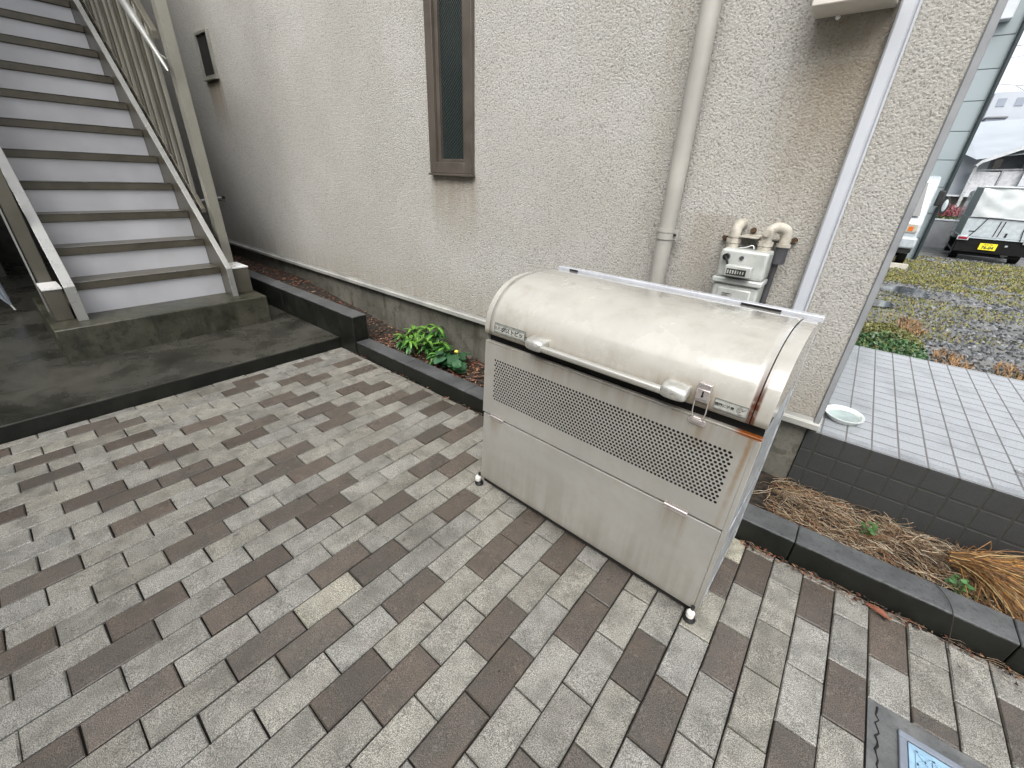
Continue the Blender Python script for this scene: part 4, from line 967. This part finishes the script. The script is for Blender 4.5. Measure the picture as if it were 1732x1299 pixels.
# tarp
vs = []; fs = []; nX, nZ = 20, 12
for j in range(nZ+1):
    for i in range(nX+1):
        x = .03+(W-.06)*i/nX; z = 1.11+.70*j/nZ; y = .0+.05*noise.noise(Vector((x*4+z*3, z*3-x*2, 1)))+.06*(j/nZ)**2; vs.append((x, y, z))
f = MB(); f.add(vs, [(j*(nX+1)+i, j*(nX+1)+i+1, (j+1)*(nX+1)+i+1, (j+1)*(nX+1)+i) for j in range(nZ) for i in range(nX)])
f.add([(.03, .06, 1.81), (W-.03, .06, 1.81), (W-.03, 1.9, 1.84), (.03, 1.9, 1.84)], [(0, 1, 2, 3)])
tp = f.build('tarpaulin', m_tarp, tk, smooth=True, fixn=False)
f = MB(); f.add([(.028, .0, 1.10), (.028, 1.9, 1.10), (.028, 1.9, 1.84), (.028, .06, 1.81)], [(0, 1, 2, 3)]); f.add([(W-.028, .0, 1.10), (W-.028, 1.9, 1.10), (W-.028, 1.9, 1.84), (W-.028, .06, 1.81)], [(0, 1, 2, 3)]); f.build('tarp_side', m_greyg, tp)
f = MB(); f.tube([(.02, .05, 1.83), (W-.02, .05, 1.83)], .025, 8); f.build('tarp_hem', m_carw, tp, smooth=True)
f = MB(); f.tube([(-.01, -.015, 1.10), (W*.5, -.02, 1.085), (W+.01, -.015, 1.06)], .011, 6)
f.tube([(.37, -.02, 1.09), (.26, -.02, .80), (.16, -.04, .60)], .010, 6); f.tube([(1.13, -.02, 1.07), (1.10, -.02, .85), (1.14, -.04, .56)], .010, 6); f.build('rope', m_black, tk, smooth=True)
f = MB()
for x0_ in (.62, .70): f.tube([(x0_, -.012, .66), (x0_+.02, -.014, 1.04)], .009, 6)
f.build('gate_strap', m_black, tk)
for q in ((.13, .26, -.008, .0, .74, .765), (.82, .86, -.012, 0, .66, .76)): f = MB(); f.box(*q); f.build('gate_latch', m_black, tk)
f = MB(); f.box(-.01, W+.01, .0, .14, .22, .584); f.box(.12, W-.12, .1, .5, .14, .22); f.build('rear_bumper', m_tyre, tk, bevel=.02)
for x in (-.02, W-.18):
    f = MB(); f.box(x-.015, x+.215, -.045, -.001, .52, .635); lh = f.build('taillight_housing', m_carw, tk, bevel=.01)
    f = MB(); f.box(x+.01, x+.19, -.056, -.0455, .545, .605); f.build('taillight', m_red, lh, bevel=.008)
f = MB(); f.box(.46, .79, -.035, -.001, .315, .48); npl = f.build('number_plate', m_yel, tk, bevel=.004)
text('76-04', .10, simple('plate_ink', (.02, .05, .03), .5), npl, (.625, -.037, .375), (R(90), 0, 0), extrude=.001, bold=.004)
text('足立 480', .045, bpy.data.materials['plate_ink'], npl, (.625, -.037, .453), (R(90), 0, 0), extrude=.001)
f = MB(); f.box(.93, .98, -.004, .0, .43, .47); f.build('badge', m_carw, tk)
for x, y in ((.02, .55), (1.20, .55), (.02, 2.55), (1.20, 2.55)):
    f = MB(); f.cyl((x, y, .26), (x+.16, y, .26), .26, n=28); wh = f.build('wheel', m_tyre, tk, smooth=True)
    f = MB(); f.cyl((x-.004, y, .26), (x+.164, y, .26), .15, n=20); f.build('rim', m_galv, wh, smooth=True)
f = MB(); f.cyl((1.02, .10, .24), (1.02, .40, .24), .08, n=14); f.build('exhaust', m_galv, tk, smooth=True)
f = MB(); f.prism([(1.96, .45), (3.25, .45), (3.3, 1.0), (3.0, 1.74), (2.0, 1.78)], 'x', .01, W-.01); f.build('cab', m_carw, tk, bevel=.03)
for sx_ in (-.03, W): 
    f = MB(); f.box(sx_, sx_+.03, .02, 1.9, .23, .26); f.box(sx_, sx_+.03, .05, .09, .26, .6); f.build('side_guard', m_black, tk)

v2 = thing('parked_van', 'white van nose with orange indicator and black mirrors showing past the house corner', 'van', (.0, 13.0, lotz(13)), 0)
f = MB(); prv = [(0, .38), (-.02, .62), (.0, .93), (.10, 1.05), (.42, 1.80), (.6, 1.88), (3.2, 1.9), (3.2, .3), (.15, .3)]
f.prism(prv, 'x', -.55, .90); f.build('body', m_carw, v2, bevel=.05, seg=4)
f = MB(); f.add([(-.45, .085, 1.08), (.80, .085, 1.08), (.72, .375, 1.74), (-.37, .375, 1.74)], [(0, 1, 2, 3)]); sd_ = f.build('windscreen', m_glassd, v2)
sd_.location = (0, -.03, 0)
f = MB(); f.add([(.906, .45, 1.12), (.906, 1.5, 1.12), (.906, 1.5, 1.72), (.906, .62, 1.72)], [(0, 1, 2, 3)]); f.build('side_window', m_glassd, v2)
f = MB(); f.box(-.56, .93, -.10, .10, .42, .66); f.build('bumper', m_carw, v2, bevel=.05, seg=4)
f = MB(); f.box(-.52, .90, -.03, .08, .33, .415); f.build('lower_grille', m_black, v2, bevel=.01)
for x0_, x1_ in ((-.5, -.22), (.60, .86)):
    f = MB(); f.box(x0_, x1_, -.035, .05, .74, .93); hl = f.build('headlight', m_glassd if False else simple('headlight_glass', (.45, .42, .36), .12) if x0_ < 0 else bpy.data.materials['headlight_glass'], v2, bevel=.02)
    f = MB(); f.box(x0_+.10, x0_+.18, -.045, -.034, .78, .87); f.build('indicator', m_orange, hl, bevel=.004)
for x, y, r0 in ((-.6, .25, 1), (1.02, .22, 1)):
    f = MB(); f.box(x-.075, x+.035, y, y+.06, 1.30, 1.60); mr = f.build('mirror', m_black, v2, bevel=.02)
    f = MB(); f.tube([(x*.85, .3, 1.30), (x, y+.03, 1.29), (x, y+.03, 1.34)], .012, 6); f.build('mirror_arm', m_galv, mr)
for x, y in ((-.5, .75), (.76, .75), (-.5, 2.6), (.76, 2.6)):
    f = MB(); f.cyl((x, y, .28), (x+.15, y, .28), .28, n=24); wh = f.build('wheel', m_tyre, v2, smooth=True)
# two concrete car stops below the van
cs = thing('parking_block', 'pale concrete wheel stop in front of the white van', 'wheel stop', (.45, 12.7, lotz(12.7)))
f = MB(); f.prism([(-.08, 0), (.08, 0), (.05, .12), (-.05, .12)], 'x', 0, .5); f.build('block', simple('block_conc', (.40, .38, .32), .8), cs, bevel=.01)

# ------------------------------------------------------------ background structures
pb = thing('panelled_building', 'grey green building clad in large panels behind the white van', 'building', (0, 15.6, 0))
f = MB(); f.box(-6, 1.17, 0, 8, -.4, 9.5); f.build('core', m_panel, pb)
z = -.3; 
f = MB(); 
while z < 9.4: f.box(-6, 1.165, -.030, -.001, z, z+.585); z += .60
f.build('cladding_panel', m_panel, pb, bevel=.004)
f = MB(); f.box(.72, .98, -.28, -.032, 4.72, 5.3); f.build('vent_hood', m_housew, pb, bevel=.02)
f = MB(); f.box(1.175, 1.27, .05, .3, -.3, 9.4); f.build('edge_strip', simple('edge_strip_grey', (.30, .31, .34), .5), pb)
f = MB(); f.tube([(1.215, -.10, -.4), (1.215, -.10, 9.4)], .045, 12); f.build('rain_pipe', simple('dark_teal_pipe', (.012, .022, .024), .4), pb, smooth=True)
cm = thing('convex_mirror', 'small round black framed mirror on the dark pole beside the van', 'mirror', (1.30, 15.30, 1.10))
f = MB(); f.lathe([(.001, 0), (.10, .0), (.13, .03), (.12, .05), (.001, .06)], (0, 0, 0), 24); q = f.build('rim', m_black, cm, smooth=True); q.rotation_euler = (R(90), 0, 0); q.scale = (.6, 1.5, 1)
f = MB(); f.lathe([(.001, 0), (.09, .0), (.06, .015), (.001, .02)], (0, 0, 0), 24); q = f.build('glass', m_carw, cm, smooth=True); q.rotation_euler = (R(90), 0, 0); q.location = (0, -.055, 0); q.scale = (.5, 1.5, 1)
f = MB(); f.tube([(0, .03, 0), (-.08, .2, 0)], .015, 6); f.build('arm', m_black, cm)

bwl = thing('garden_wall', 'low grey block wall with a red flowering hedge behind it', 'wall', (1.5, 21, 0))
f = MB(); f.box(0, 6, 0, .15, -.35, .55); f.build('blocks', m_block, bwl); f = MB(); f.box(-.02, 6.02, -.02, .17, .553, .60); f.build('coping', m_housew, bwl, bevel=.005)
fh = thing('red_hedge', 'small bush with red flowers over green leaves on the garden wall', 'bush', (2.0, 21.35, .25))
f = MB()
for i in range(1500):
    a = rg.uniform(0, 6.28); q = math.sqrt(rg.random()); x, y = math.cos(a)*q*.42, math.sin(a)*q*.25; z = rg.uniform(0, .85)*(1-.3*q); s_ = rg.uniform(.02, .045); v = rg.uniform(.5, 1.4)
    c = (.34*v, .07*v, .09*v) if z > .45 else ((.05*v, .10*v, .04*v) if rg.random() < .75 else (.30*v, .34*v, .04*v)); n0 = Vector((rg.uniform(-1, 1), rg.uniform(-1, 1), rg.uniform(-.5, 1))).normalized(); u = n0.orthogonal().normalized(); w_ = n0.cross(u); P0 = Vector((x, y, z))
    f.add([P0-u*s_, P0+w_*s_*.6, P0+u*s_, P0-w_*s_*.6], [(0, 1, 2, 3)], c)
f.build('foliage', m_leaf, fh, fixn=False)

wh_ = thing('white_house', 'white two storey house with stepped eaves and balcony across the road', 'house', (0, 26, 0))
f = MB(); f.box(2.1, 12, .8, 9, -.4, 2.9); f.build('wall', m_housew, wh_)
f = MB(); f.box(2.58, 3.35, 0, .8, 1.35, 2.22); f.box(3.42, 4.1, .02, .8, 1.35, 2.30); f.build('balcony', simple('balcony_panel', (.52, .53, .55), .6), wh_, bevel=.01)
f = MB(); f.tube([(2.56, -.02, 2.27), (3.38, -.02, 2.30), (4.1, -.02, 2.34)], .025, 6); f.tube([(2.62, -.03, 1.2), (2.60, -.03, 2.25)], .03, 6); f.tube([(3.385, -.03, 1.3), (3.385, -.03, 2.3)], .025, 6); f.build('balcony_rail', m_galv, wh_)
f = MB(); f.box(3.0, 4.3, .79, .799, 2.24, 2.9); f.build('recess_shade_patch', m_houseg, wh_); f = MB(); f.box(3.12, 3.34, .74, .785, 2.26, 2.72); f.build('balcony_door', m_glassd, wh_)  # flat grey patch painted on the wall as recess shade
f = MB(); f.box(3.95, 6, -.2, .78, -.3, 3.2); f.build('bay', m_housew, wh_)
f = MB()
for i in range(12): f.box(3.94, 6.0, -.215, -.2005, .0+i*.25, .0+i*.25+.235)
f.build('bay_siding', m_housew, wh_, bevel=.004)
f = MB(); f.box(4.0, 6, -.235, -.216, 1.28, 1.75); f.build('bay_window', m_houseg, wh_)
# stepped eave and roofs
f = MB(); f.prism([(2.50, 2.42), (2.62, 2.60), (3.15, 2.86), (3.62, 3.10), (4.6, 3.13), (4.6, 3.03), (3.65, 3.00), (3.18, 2.76), (2.66, 2.50), (2.56, 2.38)], 'y', -.5, .2); f.build('eave_fascia', simple('eave_grey_white', (.50, .52, .53), .5), wh_)
f = MB(); f.add([(2.05, .7, 2.904), (2.45, -.45, 2.62), (6, -.45, 3.18), (6, 5, 4.6), (2.1, 5, 4.4)], [(0, 1, 2, 3, 4)]); f.build('roof', m_houser, wh_)
f = MB(); f.box(2.52, 2.62, -.2, -.1, .9, 2.4); f.build('drainpipe', m_galv, wh_)
f = MB(); f.box(2.0, 3.4, .3, .78, -.3, 1.30); f.build('carport_shadow', simple('carport_shade_brown', (.13, .12, .105), .8), wh_)  # solid brown box painted as the shadow inside the carport
f = MB(); f.box(1.9, 3.5, -.1, .79, 1.302, 1.36); f.build('carport_roof', m_housew, wh_)
h2 = thing('slate_house', 'blue grey box shaped upper storey rising behind the white house roof', 'house', (0, 44, 0))
f = MB(); f.box(3.75, 4.65, 0, 6, 0, 5.9); f.build('wall', m_farb, h2); f = MB(); f.box(3.70, 4.72, -.1, 6.2, 5.904, 5.98); f.build('roof', m_houseg, h2)
f = MB(); f.add([(3.4, -.5, 4.2), (4.6, -.5, 5.0), (5.4, 3, 5.0), (3.4, 3, 4.2)], [(0, 1, 2, 3)]); f.build('lean_to_roof', m_houseg, h2)
f = MB(); f.box(4.70, 5.1, .5, 3, 4.7, 5.45); f.build('dormer', simple('dormer_slate', (.18, .20, .25), .7), h2)
for nm, lab, x0_, x1_, y, z1, m_ in (('apartment_block', 'pale far apartment block with drizzle haze in its colour behind the slate house', 6.6, 12, 80, 12.2, m_far), ('apartment_block', 'lower pale far block with small windows right of the slate house', 5.6, 11, 62, 7.6, m_far)):
    o = thing(nm, lab, 'building', (0, y, 0), group='pale far apartment blocks'); f = MB(); f.box(x0_, x1_, 0, 8, -.4, z1); f.build('wall', m_, o)
    zz = 2.
    while zz < z1-1:
        xx = x0_+.5
        while xx < x1_-.8: f = MB(); f.box(xx, xx+.7, -.06, -.002, zz, zz+.8); f.build('window', m_farb, o); xx += 1.5
        zz += 2.2
wr = thing('utility_wires', 'thin grey utility wires crossing the white sky above the houses', 'wires', (0, 0, 0))
for a, b in (((1.5, 30, 7.0), (9, 24, 6.0)), ((2, 34, 6.4), (10, 30, 4.6)), ((3.0, 30, 5.6), (7, 30, 3.2)), ((1.5, 40, 8.2), (12, 36, 8.6))):
    f = MB(); f.tube([a, b], .012, 4); f.build('wire', m_houseg, wr)
